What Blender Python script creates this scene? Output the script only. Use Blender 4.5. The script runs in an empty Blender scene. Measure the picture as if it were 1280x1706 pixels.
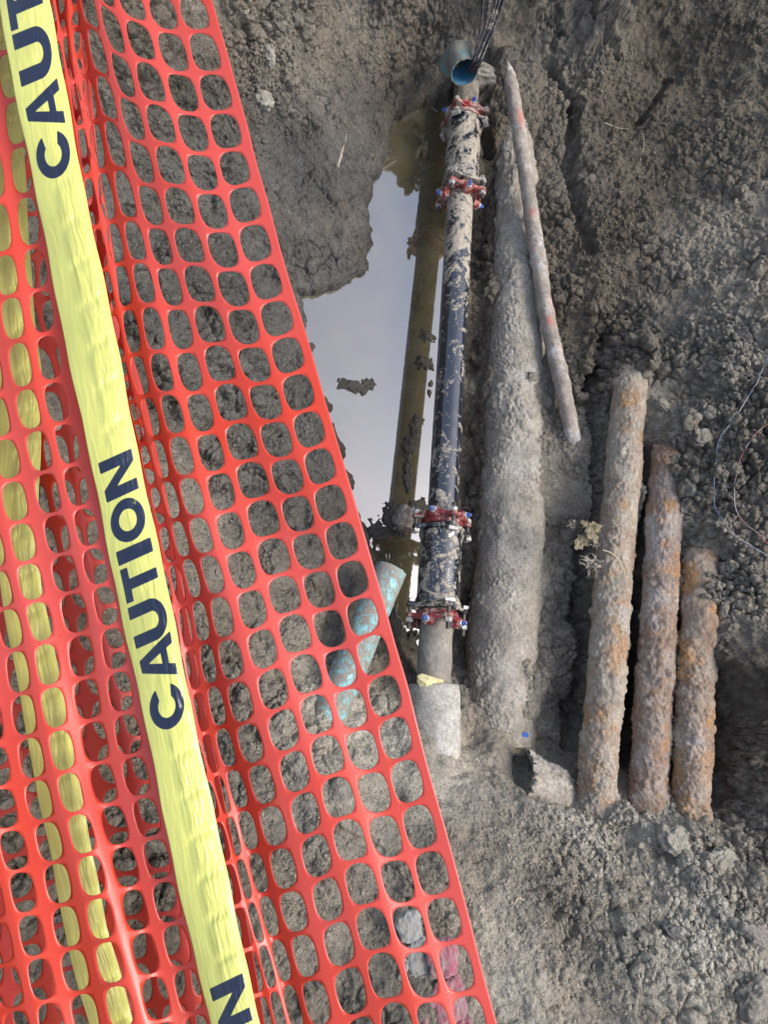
import bpy, math, random
import numpy as np
from mathutils import Matrix, Vector

random.seed(7); RNG = np.random.default_rng(7)
S = bpy.context.scene
COL = S.collection

# ---------------------------------------------------------------- camera
F = 1153.0; CX, CY = 640.0, 853.0; HC = 3.3
w_ = np.array([.347, .266, 1.]); w_ /= np.linalg.norm(w_)
X_ = np.array([1., 0, 0]) - w_[0]*w_; X_ /= np.linalg.norm(X_); Y_ = np.cross(w_, X_)
RM = np.array([X_, Y_, w_])
cd = bpy.data.cameras.new('camera'); cam = bpy.data.objects.new('camera', cd); COL.objects.link(cam)
cam.matrix_world = Matrix.Translation((0, 0, HC)) @ Matrix(RM.tolist()).to_4x4()
cd.sensor_fit = 'HORIZONTAL'; cd.sensor_width = 36; cd.lens = 36*F/1280; cd.clip_start = .02; cd.clip_end = 500
S.camera = cam
# ---------------------------------------------------------------- light: overcast
SUN_EL, SUN_AZ = math.radians(58), math.radians(95)
wd = bpy.data.worlds.new('World'); S.world = wd; wd.use_nodes = True
nt = wd.node_tree; bg = nt.nodes['Background']
sk = nt.nodes.new('ShaderNodeTexSky'); sk.sky_type = 'NISHITA'; sk.sun_disc = False
sk.sun_elevation = SUN_EL; sk.sun_rotation = SUN_AZ; sk.air_density = 1.0; sk.dust_density = 3.0; sk.ozone_density = 2.0
hs = nt.nodes.new('ShaderNodeHueSaturation'); hs.inputs['Saturation'].default_value = .78   # a thin overcast greys the blue
nt.links.new(sk.outputs[0], hs.inputs['Color']); nt.links.new(hs.outputs[0], bg.inputs[0]); bg.inputs[1].default_value = .15
sd = bpy.data.lights.new('sun', 'SUN'); sd.energy = 1.0; sd.angle = math.radians(24); sd.color = (1, .93, .84)
so = bpy.data.objects.new('sun', sd); COL.objects.link(so)
dirv = Vector((math.sin(SUN_AZ)*math.cos(SUN_EL), math.cos(SUN_AZ)*math.cos(SUN_EL), math.sin(SUN_EL)))
so.rotation_euler = dirv.to_track_quat('Z', 'Y').to_euler()
S.view_settings.view_transform = 'Standard'; S.view_settings.look = 'None'; S.view_settings.exposure = 1.22
S.view_settings.gamma = 1
S.render.engine = 'CYCLES'

# ---------------------------------------------------------------- geometry helpers
def ray(px, py):
    return RM @ np.array([(px-CX)/F, -(py-CY)/F, -1.])
def at(px, py, z):
    d = ray(px, py); t = (z-HC)/d[2]
    return np.array([0, 0, HC]) + t*d
def atd(px, py, D):
    return np.array([0, 0, HC]) + D*ray(px, py)
def depth(p):
    return -(RM.T @ (np.asarray(p)-[0, 0, HC]))[2]

def h2(ix, iy, seed):
    ix = ix.astype(np.uint64); iy = iy.astype(np.uint64)
    n = (ix*np.uint64(374761393) + iy*np.uint64(668265263) + np.uint64(seed)*np.uint64(2246822519)) & np.uint64(0xffffffff)
    n = ((n ^ (n >> np.uint64(13)))*np.uint64(1274126177)) & np.uint64(0xffffffff)
    n = ((n ^ (n >> np.uint64(15)))*np.uint64(2654435761)) & np.uint64(0xffffffff)
    return ((n ^ (n >> np.uint64(16))) & np.uint64(0xffffff)).astype(np.float64)/16777216.
def perlin(x, y, seed=0):
    x = x+1000.; y = y+1000.
    ix = np.floor(x); iy = np.floor(y); fx = x-ix; fy = y-iy
    def g(a, b):
        t = h2(ix+a, iy+b, seed)*6.2831853
        return np.cos(t)*(fx-a) + np.sin(t)*(fy-b)
    u = fx*fx*fx*(fx*(fx*6-15)+10); v = fy*fy*fy*(fy*(fy*6-15)+10)
    a = g(0, 0); b = g(1, 0); c = g(0, 1); d = g(1, 1)
    return ((a+(b-a)*u) + ((c+(d-c)*u)-(a+(b-a)*u))*v)*1.5
def fbm(x, y, n, seed=0, gain=.5):
    s = 0; a = 1
    for i in range(n):
        s = s + a*perlin(x, y, seed+i*17); x = x*2.03+3.1; y = y*2.03+1.7; a *= gain
    return s
def worley(x, y, seed=0):
    x = x+1000.; y = y+1000.
    ix = np.floor(x); iy = np.floor(y); fx = x-ix; fy = y-iy
    d1 = np.full_like(x, 9.); d2 = np.full_like(x, 9.); idv = np.zeros_like(x)
    for a in (-1, 0, 1):
        for b in (-1, 0, 1):
            qx = h2(ix+a, iy+b, seed); qy = h2(ix+a, iy+b, seed+5)
            d = (qx+a-fx)**2 + (qy+b-fy)**2
            m = d < d1
            d2 = np.where(m, d1, np.minimum(d2, d)); d1 = np.where(m, d, d1)
            idv = np.where(m, h2(ix+a, iy+b, seed+9), idv)
    return np.sqrt(d1), np.sqrt(d2), idv
def ss(a, b, x):
    t = np.clip((x-a)/(b-a), 0, 1); return t*t*(3-2*t)
def h3(ix, iy, iz, seed):
    n = (ix*np.uint64(374761393) + iy*np.uint64(668265263) + iz*np.uint64(3266489917) + np.uint64(seed)*np.uint64(2246822519)) & np.uint64(0xffffffff)
    n = ((n ^ (n >> np.uint64(13)))*np.uint64(1274126177)) & np.uint64(0xffffffff)
    return ((n ^ (n >> np.uint64(16))) & np.uint64(0xffffff)).astype(np.float64)/16777216.
def vnoise3(x, y, z, seed):
    x = x+1000.; y = y+1000.; z = z+1000.
    fx, ix = np.modf(x); fy, iy = np.modf(y); fz, iz = np.modf(z); ix = ix.astype(np.uint64); iy = iy.astype(np.uint64); iz = iz.astype(np.uint64); o = np.uint64(1)
    u = fx*fx*(3-2*fx); v = fy*fy*(3-2*fy); w = fz*fz*(3-2*fz)
    def pl(k):
        a = h3(ix, iy, k, seed); b = h3(ix+o, iy, k, seed); c = h3(ix, iy+o, k, seed); d = h3(ix+o, iy+o, k, seed)
        p = a+(b-a)*u; return p+((c+(d-c)*u)-p)*v
    p = pl(iz); return (p+(pl(iz+o)-p)*w)*2-1
def noise3(p, sc, seed=0, n=3):
    x, y, z = p[:, 0]*sc, p[:, 1]*sc, p[:, 2]*sc; s = 0; a = 1
    for i in range(n):
        s = s+a*vnoise3(x, y, z, seed+i*13); x, y, z = (.8*x+.6*z)*2.03+.37, y*2.03+1.3, (.8*z-.6*x)*2.03+2.7; a *= .5
    return s
def worley3(x, y, z, seed=0):
    x = x+1000.; y = y+1000.; z = z+1000.
    fx, ix = np.modf(x); fy, iy = np.modf(y); fz, iz = np.modf(z); ix = ix.astype(np.int64); iy = iy.astype(np.int64); iz = iz.astype(np.int64)
    d1 = np.full_like(x, 9.); d2 = np.full_like(x, 9.); idv = np.zeros_like(x)
    for a in (-1, 0, 1):
        for b in (-1, 0, 1):
            for c in (-1, 0, 1):
                h = (h3((ix+a).astype(np.uint64), (iy+b).astype(np.uint64), (iz+c).astype(np.uint64), seed)*16777216).astype(np.int64)
                d = ((h & 255)/255.+a-fx)**2+(((h >> 8) & 255)/255.+b-fy)**2+(((h >> 16) & 255)/255.+c-fz)**2
                m = d < d1; d2 = np.where(m, d1, np.minimum(d2, d)); d1 = np.where(m, d, d1); idv = np.where(m, ((h >> 4) & 255)/255., idv)
    return np.sqrt(d1), np.sqrt(d2), idv

def props(o, label=None, cat=None, group=None, kind=None):
    if label: o['label'] = label
    if cat: o['category'] = cat
    if group: o['group'] = group
    if kind: o['kind'] = kind
    return o
def meshobj(name, V, Fc, mat=None, parent=None, smooth=True, loc=None, mats=None, mi=None):
    me = bpy.data.meshes.new(name)
    V = np.asarray(V, dtype=np.float32)
    if isinstance(Fc, np.ndarray):
        me.vertices.add(len(V)); me.vertices.foreach_set('co', V.ravel())
        k = Fc.shape[1]; me.loops.add(Fc.size); me.polygons.add(len(Fc))
        me.loops.foreach_set('vertex_index', Fc.astype(np.int32).ravel())
        me.polygons.foreach_set('loop_start', np.arange(0, Fc.size, k, dtype=np.int32))
        me.polygons.foreach_set('loop_total', np.full(len(Fc), k, dtype=np.int32))
        me.update(calc_edges=True); me.validate()
    else:
        me.from_pydata([tuple(map(float, v)) for v in V], [], Fc); me.update()
    o = bpy.data.objects.new(name, me); COL.objects.link(o)
    if mats:
        for m in mats: me.materials.append(m)
        if mi is not None: me.polygons.foreach_set('material_index', np.asarray(mi, dtype=np.int32))
    elif mat: me.materials.append(mat)
    me.polygons.foreach_set('use_smooth', np.full(len(me.polygons), smooth))
    if parent: o.parent = parent
    if loc is not None: o.location = loc
    return o
def set_origin(o, p):
    p = Vector([float(a) for a in p]); o.data.transform(Matrix.Translation(-p)); o.location = o.location + p
def empty(name, loc=(0, 0, 0)):
    o = bpy.data.objects.new(name, None); COL.objects.link(o); o.location = [float(a) for a in loc]; o.empty_display_size = .05
    return o
class MB:
    def __init__(s): s.v = []; s.f = []
    def add(s, V, Fc):
        b = len(s.v); s.v += [tuple(map(float, q)) for q in V]; s.f += [tuple(i+b for i in f) for f in Fc]
    def loft(s, rings, cap0=True, cap1=True):
        n = len(rings[0]); V = [p for r in rings for p in r]; Fc = []
        for i in range(len(rings)-1):
            for j in range(n):
                k = (j+1) % n; Fc.append((i*n+j, i*n+k, (i+1)*n+k, (i+1)*n+j))
        if cap0: Fc.append(tuple(range(n-1, -1, -1)))
        if cap1: Fc.append(tuple((len(rings)-1)*n+j for j in range(n)))
        s.add(V, Fc)
    def prism(s, M, prof, z0, z1, bev=0.0):
        """prof: list of (x, y); extruded along local z, placed by 4x4 M, edges bevelled"""
        P = np.array(prof); c = P.mean(0); rad = np.abs(P-c).max()
        k = 1-bev/rad if rad > 0 else 1
        zs = [(z0, k), (z0+bev, 1), (z1-bev, 1), (z1, k)] if bev > 0 else [(z0, 1), (z1, 1)]
        rings = []
        for z, q in zs:
            rings.append([tuple(M @ Vector(((x-c[0])*q+c[0], (y-c[1])*q+c[1], z))) for x, y in prof])
        s.loft(rings)
    def build(s, name, mat, parent=None, smooth=False, **k):
        o = meshobj(name, s.v, s.f, mat, parent, smooth, **k); return o
def circ(r, n, ph=0): return [(r*math.cos(ph+2*math.pi*i/n), r*math.sin(ph+2*math.pi*i/n)) for i in range(n)]
def cr(pts, n):
    """Catmull-Rom resample of a point list"""
    P = np.array(pts, float); P = np.vstack([2*P[0]-P[1], P, 2*P[-1]-P[-2]]); out = []
    m = len(P)-3
    for t in np.linspace(0, m, n):
        i = min(int(t), m-1); u = t-i; a, b, c, d = P[i:i+4]
        out.append(.5*((2*b)+(-a+c)*u+(2*a-5*b+4*c-d)*u*u+(-a+3*b-3*c+d)*u**3))
    return np.array(out)
def tube(path, rad, seg=32, amp=0, nsc=20, seed=0, thick=None, caps=True, lump=0, ragged=None):
    """a pipe along a 3-D path, radius per point; amp = crust noise; thick = wall (hollow, open ends). returns V, F"""
    P = np.array(path, float); n = len(P); rad = np.full(n, rad) if np.isscalar(rad) else np.array(rad)
    T = np.gradient(P, axis=0); T /= np.linalg.norm(T, axis=1)[:, None]
    up = np.array([0, 0, 1.]); 
    if abs(T[0, 2]) > .9: up = np.array([0, 1., 0])
    A = np.cross(T, up); A /= np.linalg.norm(A, axis=1)[:, None]; B = np.cross(A, T)
    th = np.linspace(0, 2*np.pi, seg, endpoint=False)
    D = A[:, None]*np.cos(th)[None, :, None] + B[:, None]*np.sin(th)[None, :, None]
    def shell(r):
        return P[:, None] + D*r[:, None, None]
    O = shell(rad).reshape(-1, 3)
    if amp:
        k = noise3(O, nsc, seed, 4); O = O + D.reshape(-1, 3)*(amp*k)[:, None]
    if ragged is not None:      # shift the two end rings along the axis by noise
        O = O.reshape(n, seg, 3)
        for e, s_ in ((0, 1), (-1, -1)):
            if ragged[0 if e == 0 else 1]:
                k = np.abs(noise3(O[e], 25, seed+3, 2))*ragged[0 if e == 0 else 1]
                O[e] += s_*T[e]*k[:, None]
        O = O.reshape(-1, 3)
    idx = np.arange(n*seg).reshape(n, seg); nx = np.roll(idx, -1, axis=1)
    Fq = np.stack([idx[:-1], idx[1:], nx[1:], nx[:-1]], -1).reshape(-1, 4)
    if thick:
        I = shell(rad-thick).reshape(-1, 3)
        if ragged is not None:
            I = I.reshape(n, seg, 3); Oo = O.reshape(n, seg, 3)
            for e in (0, -1): I[e] = Oo[e] - D[e]*thick
            I = I.reshape(-1, 3)
        b = n*seg; V = np.vstack([O, I]); F2 = Fq[:, ::-1]+b
        e0 = np.stack([idx[0], nx[0], nx[0]+b, idx[0]+b], -1); e1 = np.stack([idx[-1], idx[-1]+b, nx[-1]+b, nx[-1]], -1)
        return V, np.vstack([Fq, F2, e0, e1])
    if caps:
        V = np.vstack([O, P[0], P[-1]]); c0 = n*seg; c1 = c0+1
        t0 = np.stack([idx[0], nx[0], np.full(seg, c0), np.full(seg, c0)], -1)
        t1 = np.stack([nx[-1], idx[-1], np.full(seg, c1), np.full(seg, c1)], -1)
        F3 = [tuple(int(i) for i in f) for f in Fq]+[tuple(int(i) for i in f[:3]) for f in t0]+[tuple(int(i) for i in f[:3]) for f in t1]
        return V, F3
    return O, Fq

# ---------------------------------------------------------------- material helper
class NT:
    def __init__(s, name):
        s.m = bpy.data.materials.new(name); s.m.use_nodes = True; s.t = s.m.node_tree
        s.b = s.t.nodes['Principled BSDF']; s.tc = s.t.nodes.new('ShaderNodeTexCoord')
    def n(s, ty, **kw):
        q = s.t.nodes.new(ty)
        for k, v in kw.items():
            if k in q.inputs.keys(): s.put(q.inputs[k], v)
            else: setattr(q, k, v)
        return q
    def put(s, i, v):
        if isinstance(v, bpy.types.NodeSocket): s.t.links.new(v, i)
        else: i.default_value = v
    def co(s, scale=(1, 1, 1), off=(0, 0, 0)):
        mp = s.n('ShaderNodeMapping'); s.t.links.new(s.tc.outputs['Object'], mp.inputs[0])
        mp.inputs['Scale'].default_value = scale; mp.inputs['Location'].default_value = off; return mp.outputs[0]
    def noise(s, sc, det=6, rough=.6, vec=None, dist=0):
        q = s.n('ShaderNodeTexNoise', Scale=sc, Detail=det, Roughness=rough, Distortion=dist)
        s.t.links.new(vec or s.tc.outputs['Object'], q.inputs['Vector']); return q.outputs['Fac']
    def voro(s, sc, vec=None, feat='F1'):
        q = s.n('ShaderNodeTexVoronoi', feature=feat, Scale=sc); s.t.links.new(vec or s.tc.outputs['Object'], q.inputs['Vector']); return q.outputs['Distance']
    def ramp(s, fac, stops, interp='LINEAR'):
        q = s.n('ShaderNodeValToRGB'); s.t.links.new(fac, q.inputs[0]); e = q.color_ramp; e.interpolation = interp
        while len(e.elements) < len(stops): e.elements.new(.5)
        for el, (p, c) in zip(e.elements, stops):
            el.position = p; el.color = (c, c, c, 1) if np.isscalar(c) else (*c, 1)
        return q.outputs[0]
    def mix(s, fac, a, b, mode='MIX'):
        q = s.n('ShaderNodeMix', data_type='RGBA', blend_type=mode)
        s.put(q.inputs[0], fac)
        for i, v in ((6, a), (7, b)):
            if isinstance(v, tuple) and len(v) == 3: v = (*v, 1)
            s.put(q.inputs[i], v)
        return q.outputs[2]
    def math(s, op, a, b=0.):
        q = s.n('ShaderNodeMath', operation=op); s.put(q.inputs[0], a); s.put(q.inputs[1], b); return q.outputs[0]
    def bump(s, h, strength=.5, dist=.01, prev=None):
        q = s.n('ShaderNodeBump', Strength=strength, Distance=dist, Height=h)
        if prev: s.t.links.new(prev, q.inputs['Normal'])
        return q.outputs[0]
    def fin(s, color=None, rough=None, normal=None, **kw):
        if color is not None: s.put(s.b.inputs['Base Color'], (*color, 1) if isinstance(color, tuple) and len(color) == 3 else color)
        if rough is not None: s.put(s.b.inputs['Roughness'], rough)
        if normal is not None: s.put(s.b.inputs['Normal'], normal)
        for k, v in kw.items(): s.put(s.b.inputs[k.replace('_', ' ')], v)
        return s.m

def soil_mat(name, attr=None, tint=(.2, .175, .145), gr=1.0, wet=None):
    t = NT(name)
    if attr:
        a = t.n('ShaderNodeAttribute', attribute_name=attr); base = a.outputs['Color']
    else: base = (*tint, 1)
    n1 = t.noise(14, 8, .74); n2 = t.noise(80, 8, .74, dist=.5); v1 = t.voro(120); n3 = t.noise(380, 3, .6)
    c = t.mix(1., base, t.ramp(n1, [(.28, .68), (.5, 1.), (.72, 1.38)]), 'MULTIPLY')
    c = t.mix(1., c, t.ramp(n2, [(.32, .66), (.52, 1.), (.70, 1.40)]), 'MULTIPLY')
    c = t.mix(1., c, t.ramp(n3, [(.33, .75), (.5, 1.), (.68, 1.35)]), 'MULTIPLY')
    # pale grit
    g = t.math('MULTIPLY', t.ramp(t.voro(85), [(.05, 1.), (.13, 0.)]), t.ramp(t.noise(30, 3, .6), [(.55, 0.), (.62, 1.)]))
    c = t.mix(t.math('MULTIPLY', g, .55), c, (.42, .39, .34))
    h = t.math('ADD', t.math('MULTIPLY', n2, 1.), t.math('MULTIPLY', v1, .6))
    nb = t.bump(t.math('ADD', t.noise(34, 4, .65, dist=.8), t.math('MULTIPLY', t.voro(45), .5)), .8*gr, .03); nb = t.bump(h, .85*gr, .012, nb); nb = t.bump(n3, .7*gr, .005, nb)
    if wet: 
        aw = t.n('ShaderNodeAttribute', attribute_name=wet)
        r = t.ramp(aw.outputs['Fac'], [(0, .92), (1, .42)])
    else: r = .9
    return t.fin(c, r, nb, Specular_IOR_Level=.35)

# ================================================================ SETTING: the dug-out pit as one sheet of soil
TA = (.112, .105, .089); TB = (.132, .111, .081); TC = (.385, .352, .283); TD = (.203, .178, .138); TE = (.290, .258, .204)
CP = [  # px, py, height, tint, roughness of the clods, wetness
 # north wall and its foot
 (660,150,.12,TB,.5,.3),(740,120,.22,TD,.4,.1),(800,110,.26,TD,.4,.1),(620,60,.30,TD,.5,0),(720,30,.36,TD,.5,0),(860,60,.42,TD,.6,0),(560,0,.42,TD,.5,0),
 (880,150,.32,TD,.4,0),(930,100,.42,TD,.7,0),(1000,40,.5,TB,.7,0),(1080,100,.55,TB,.6,0),(1160,40,.75,TB,.7,0),(1270,60,.95,TB,.8,0),
 # north-west bank: wet grey clay
 (600,180,.12,TA,.3,.4),(560,120,.25,TD,.4,.2),(480,60,.42,TD,.9,0),(420,20,.55,TD,1.,0),(600,300,.05,TA,.3,.6),(570,400,.06,TA,.5,.6),(540,250,.14,TA,.4,.5),
 (500,350,.12,TA,.6,.5),(470,200,.24,TA,.7,.3),(430,300,.26,TA,.6,.4),(500,440,.07,TA,.5,.6),(440,430,.15,TA,.6,.5),(400,100,.45,TD,.9,0),
 (360,380,.30,TA,.7,.4),(300,200,.55,TA,.8,.2),(300,330,.42,TA,.7,.3),(250,100,.75,TB,.8,0),(200,260,.65,TA,.6,.2),(120,60,.95,TB,.8,0),(100,400,.8,TA,.8,.1),
 (20,200,1.05,TB,.8,0),(230,430,.5,TA,.8,.3),(30,600,.95,TB,.8,0),
 # west bank under the net
 (470,520,.06,TA,.5,.6),(480,620,.06,TA,.5,.5),(500,700,.06,TA,.4,.5),(530,790,.07,TA,.4,.4),(560,870,.08,TA,.5,.4),(580,950,.12,TA,.5,.2),(400,560,.2,TA,.8,.3),(400,700,.2,TA,.8,.3),
 (330,620,.34,TA,.9,.2),(440,850,.18,TA,.8,.2),(300,800,.42,TD,.9,0),(500,1000,.26,TD,.7,0),(400,1000,.36,TD,.9,0),(200,750,.6,TD,.9,0),(250,1000,.52,TD,.9,0),
 (100,900,.8,TB,.9,0),(560,1090,.30,TE,.6,0),(460,1150,.46,TE,.7,0),(350,1200,.6,TD,.9,0),(620,1180,.38,TC,.5,0),(540,1250,.56,TC,.4,0),(640,1130,.28,TD,.7,0),
 (200,1250,.75,TB,.9,0),(60,1200,.9,TB,1.,0),
 # south: dry pale ground
 (640,1330,.6,TC,.3,0),(700,1290,.58,TC,.3,0),(725,1268,.56,TC,.3,0),(770,1265,.46,TC,.3,0),(760,1290,.48,TC,.3,0),(820,1300,.44,TE,.3,0),(740,1330,.58,TC,.3,0),(760,1400,.72,TD,.35,0),(700,1420,.74,TD,.4,0),(850,1380,.7,TE,.6,0),(640,1480,.8,TD,.4,0),
 (560,1420,.78,TE,.6,0),(460,1450,.82,TD,.9,0),(400,1350,.72,TD,.9,0),(300,1450,.85,TB,1.,0),(150,1450,.95,TB,1.,0),(50,1650,1.02,TB,1.,0),(560,1600,.88,TD,.8,0),
 (800,1500,.82,TE,.4,0),(760,1640,.9,TD,.5,0),(860,1600,.9,TC,.25,0),(950,1650,.92,TE,.6,0),(930,1480,.78,TE,.9,0),(1000,1400,.68,TC,.8,0),(1060,1480,.82,TE,.7,0),
 (1100,1560,.92,TC,.6,0),(1200,1480,.86,TE,.9,0),(1250,1600,.98,TC,.7,0),(1120,1680,1.0,TC,.6,0),(1200,1400,.74,TE,.7,0),(1270,1350,.8,TD,.7,0),(1270,1480,.92,TE,.9,0),
 (1100,1380,.66,TC,.7,0),(940,1340,.52,TC,.4,0),(300,1650,.95,TB,.9,0),
 # east of the buried pipe: smooth silt channel
 (878,620,.31,TE,.3,0),(893,800,.31,TE,.3,0),(930,800,.27,TE,.3,0),(886,950,.32,TE,.35,0),(872,1100,.35,TE,.4,0),(880,1200,.33,TE,.4,0),(915,620,.27,TE,.3,0),(920,1050,.28,TE,.3,0),(825,1245,.38,TE,.4,0),(862,1180,.33,TE,.4,0),(790,1230,.30,TE,.4,0),(940,1180,.26,TD,.5,0),(940,880,.24,TD,.4,0),(960,1010,.26,TD,.4,0),
 (878,470,.25,TD,.35,0),(900,300,.24,TD,.35,0),(960,560,.3,TB,.5,0),(960,700,.3,TD,.5,0),(900,1260,.3,TE,.4,0),
 # east wall
 (930,300,.34,TD,.4,0),(960,400,.4,TB,.8,0),(1000,260,.46,TB,.3,0),(1040,160,.5,TB,.4,0),(980,480,.42,TB,.9,0),(1000,600,.46,TB,.9,0),(1060,420,.55,TB,.6,0),(1120,300,.62,TB,.4,0),
 (1100,520,.62,TD,.8,0),(1200,400,.8,TE,.5,0),(1270,300,.95,TD,.8,0),(1200,180,.8,TB,.7,0),(1270,520,.95,TE,.9,0),(1110,670,.58,TE,.5,0),(1200,620,.8,TE,.9,0),
 (1180,780,.78,TD,.9,0),(1270,760,.95,TD,1.,0),(1220,900,.84,TE,.9,0),(1140,930,.62,TE,.8,0),(1230,1020,.84,TE,.9,0),(1275,1080,.95,TB,.8,0),(1270,1200,.9,TB,.8,0),(980,740,.42,TD,.5,0),
 (975,860,.38,TD,.5,0),(965,1120,.38,TD,.5,0),(950,1270,.4,TD,.5,0),(1045,1360,.6,TC,.7,0),
 # trench east of the main
 (788,420,.08,TB,.6,.3),(782,560,.07,TB,.6,.4),(778,700,.06,TB,.5,.4),(772,850,.06,TB,.6,.3),(775,1000,.08,TB,.7,.2),(765,1090,.12,TD,.7,.1),(815,250,.14,TB,.5,.1),(800,330,.1,TB,.5,.2),
]
XW = [  # x, y, height outside the picture
 (1.2,3.95,.85),(1.75,3.95,1.1),(.6,3.9,1.0),(.0,3.7,1.15),(2.3,4.0,1.2),(1.5,4.35,1.35),(0,4.6,1.5),(1.6,5.,1.55),(3,4.8,1.5),(4.5,4,1.5),(3.9,3,1.35),(3.8,1.5,1.35),(3.6,0,1.3),(3.3,-1.2,1.3),(4.6,1,1.5),
 (4.6,-1.5,1.5),(2.5,-1.6,1.15),(1,-1.6,1.1),(0,-1.5,1.1),(-1,-1.2,1.2),(-1.1,0,1.2),(-1.1,1,1.3),(-1.2,2,1.35),(-1,3,1.3),(-2.2,0,1.5),(-2.2,3,1.5),(-2,-2,1.5),(0,-3,1.5),(2,-3,1.5),(4,-3,1.5),(-2,5,1.55)]
cw = np.array([at(p[0], p[1], p[2]) for p in CP]); PX = np.vstack([cw[:, :2], np.array(XW)[:, :2]])
PH = np.concatenate([cw[:, 2], np.array(XW)[:, 2]])
ex = np.tile(np.array([*TD, .8, 0.]), (len(XW), 1))
PV = np.vstack([np.array([[*p[3], p[4]*(.78 if p[1] > 1340 else 1), p[5]] for p in CP]), ex])
def rbf_fit(P, V, eps=.02, lam=.004):
    D = np.linalg.norm(P[:, None]-P[None], axis=2); A = np.sqrt(D*D+eps*eps)+0*D
    n = len(P); M = np.zeros((n+3, n+3)); M[:n, :n] = A-lam*np.eye(n); M[:n, n] = 1; M[:n, n+1:] = P; M[n, :n] = 1; M[n+1:, :n] = P.T
    b = np.zeros((n+3,)+V.shape[1:]); b[:n] = V; return np.linalg.solve(M, b)
def rbf_eval(P, W, x, y, eps=.02):
    s = W[len(P)][..., None]+W[len(P)+1][..., None]*x+W[len(P)+2][..., None]*y if W.ndim > 1 else W[len(P)]+W[len(P)+1]*x+W[len(P)+2]*y
    for i in range(len(P)):
        d = np.sqrt((x-P[i, 0])**2+(y-P[i, 1])**2+eps*eps)
        s = s + (W[i][:, None]*d if W.ndim > 1 else W[i]*d)
    return s
WH = rbf_fit(PX, PH); WV = rbf_fit(PX, PV)
def base_fields(x, y):
    """evaluated on a coarse grid, then interpolated"""
    return rbf_eval(PX, WH, x, y), rbf_eval(PX, WV, x, y)
def poly_sdf(x, y, P):
    d = np.full(x.shape, 1e9); ins = np.zeros(x.shape, bool); n = len(P)
    for i in range(n):
        ax, ay = P[i]; bx, by = P[(i+1) % n]; ex_, ey_ = bx-ax, by-ay
        t = np.clip(((x-ax)*ex_+(y-ay)*ey_)/(ex_*ex_+ey_*ey_+1e-12), 0, 1)
        d = np.minimum(d, (x-ax-t*ex_)**2+(y-ay-t*ey_)**2)
        c = ((ay > y) != (by > y)) & (x < (bx-ax)*(y-ay)/(by-ay+1e-12)+ax); ins ^= c
    d = np.sqrt(d); return np.where(ins, -d, d)
WATER = [(497,497),(540,482),(585,470),(611,458),(612,420),(618,380),(613,340),(622,310),(640,284),(648,240),(655,205),(690,184),(730,180),(760,180),(775,300),(770,420),(760,560),
         (752,700),(742,830),(730,960),(722,1085),(690,1092),(672,1075),(655,1010),(640,960),(618,915),(606,880),(590,845),(585,800),(570,760),(556,720),(540,670),(522,620),(512,570)]
WPOLY = [at(x, y, 0)[:2] for x, y in WATER]
ISL = [(592,646,26,9,0,.014),(572,640,12,7,0,.011),(615,640,12,9,0,.012),(712,562,12,9,0,.02),(708,606,18,9,0,.022),(690,720,9,20,.1,.016),(684,745,14,14,0,.018),(680,790,8,28,.1,.016),(697,700,10,8,0,.015),
       (718,640,4,6,0,.012),(715,655,4,6,0,.012),(700,850,26,16,0,.02),(655,860,22,20,.2,.014),(628,885,24,14,.2,.014),(680,1075,22,18,0,.03),(672,880,16,10,0,.012),(541+115,925,5,4,0,.006)]
GOUGE = [ # dug slots: px,py,z at both ends, width m, depth m
 (1082,745,.6,1072,900,.55,.028,.40),(1072,900,.55,1052,1270,.5,.032,.45),(1135,960,.55,1122,1290,.5,.014,.30),
 (1222,1165,.7,1214,1325,.6,.085,.62),(1196,1125,.6,1190,1300,.6,.045,.6),
 (1010,600,.45,990,900,.4,.03,.10),(985,900,.4,960,1240,.4,.035,.10),
 (800,330,.12,795,600,.1,.04,.05),(792,600,.1,780,1000,.08,.035,.06),
 (990,10,.5,1015,60,.52,.015,.09),(1015,60,.52,1035,95,.52,.01,.06),(1125,120,.6,1070,200,.58,.012,.05),(915,100,.4,960,170,.42,.02,.08),(960,170,.42,955,300,.4,.03,.08),(955,300,.4,985,420,.4,.03,.08),
 (700,130,.15,740,165,.12,.03,.07),(808,170,.2,815,260,.15,.025,.10),(870,1255,.3,865,1300,.3,.03,.05),(640,1420,.7,560,1380,.7,.01,.02),(985,640,.4,1012,560,.45,.03,.08)]
RIDGE = [(742,146,.2,832,142,.25,.065,.20),(765,120,.2,820,118,.25,.06,.12),(680,1330,.55,760,1345,.58,.03,.035),(900,470,.2,905,900,.2,.05,.0),(1000,1320,.58,975,1330,.58,.022,.05),(1075,1330,.6,1110,1335,.6,.03,.03),(1000,1350,.6,1030,1350,.6,.04,.09),(1052,615,.5,1056,590,.5,.06,.16),(1118,735,.6,1122,710,.6,.055,.14),(1174,905,.6,1178,870,.6,.06,.14),(1070,1385,.6,1165,1385,.6,.05,.10),(930,1350,.5,880,1350,.5,.035,.05),(830,1000,.16,870,1180,.16,.08,.03)]
def seg_d(x, y, a, b):
    ex_, ey_ = b[0]-a[0], b[1]-a[1]; t = np.clip(((x-a[0])*ex_+(y-a[1])*ey_)/(ex_*ex_+ey_*ey_+1e-9), 0, 1)
    return np.hypot(x-a[0]-t*ex_, y-a[1]-t*ey_)

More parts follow.
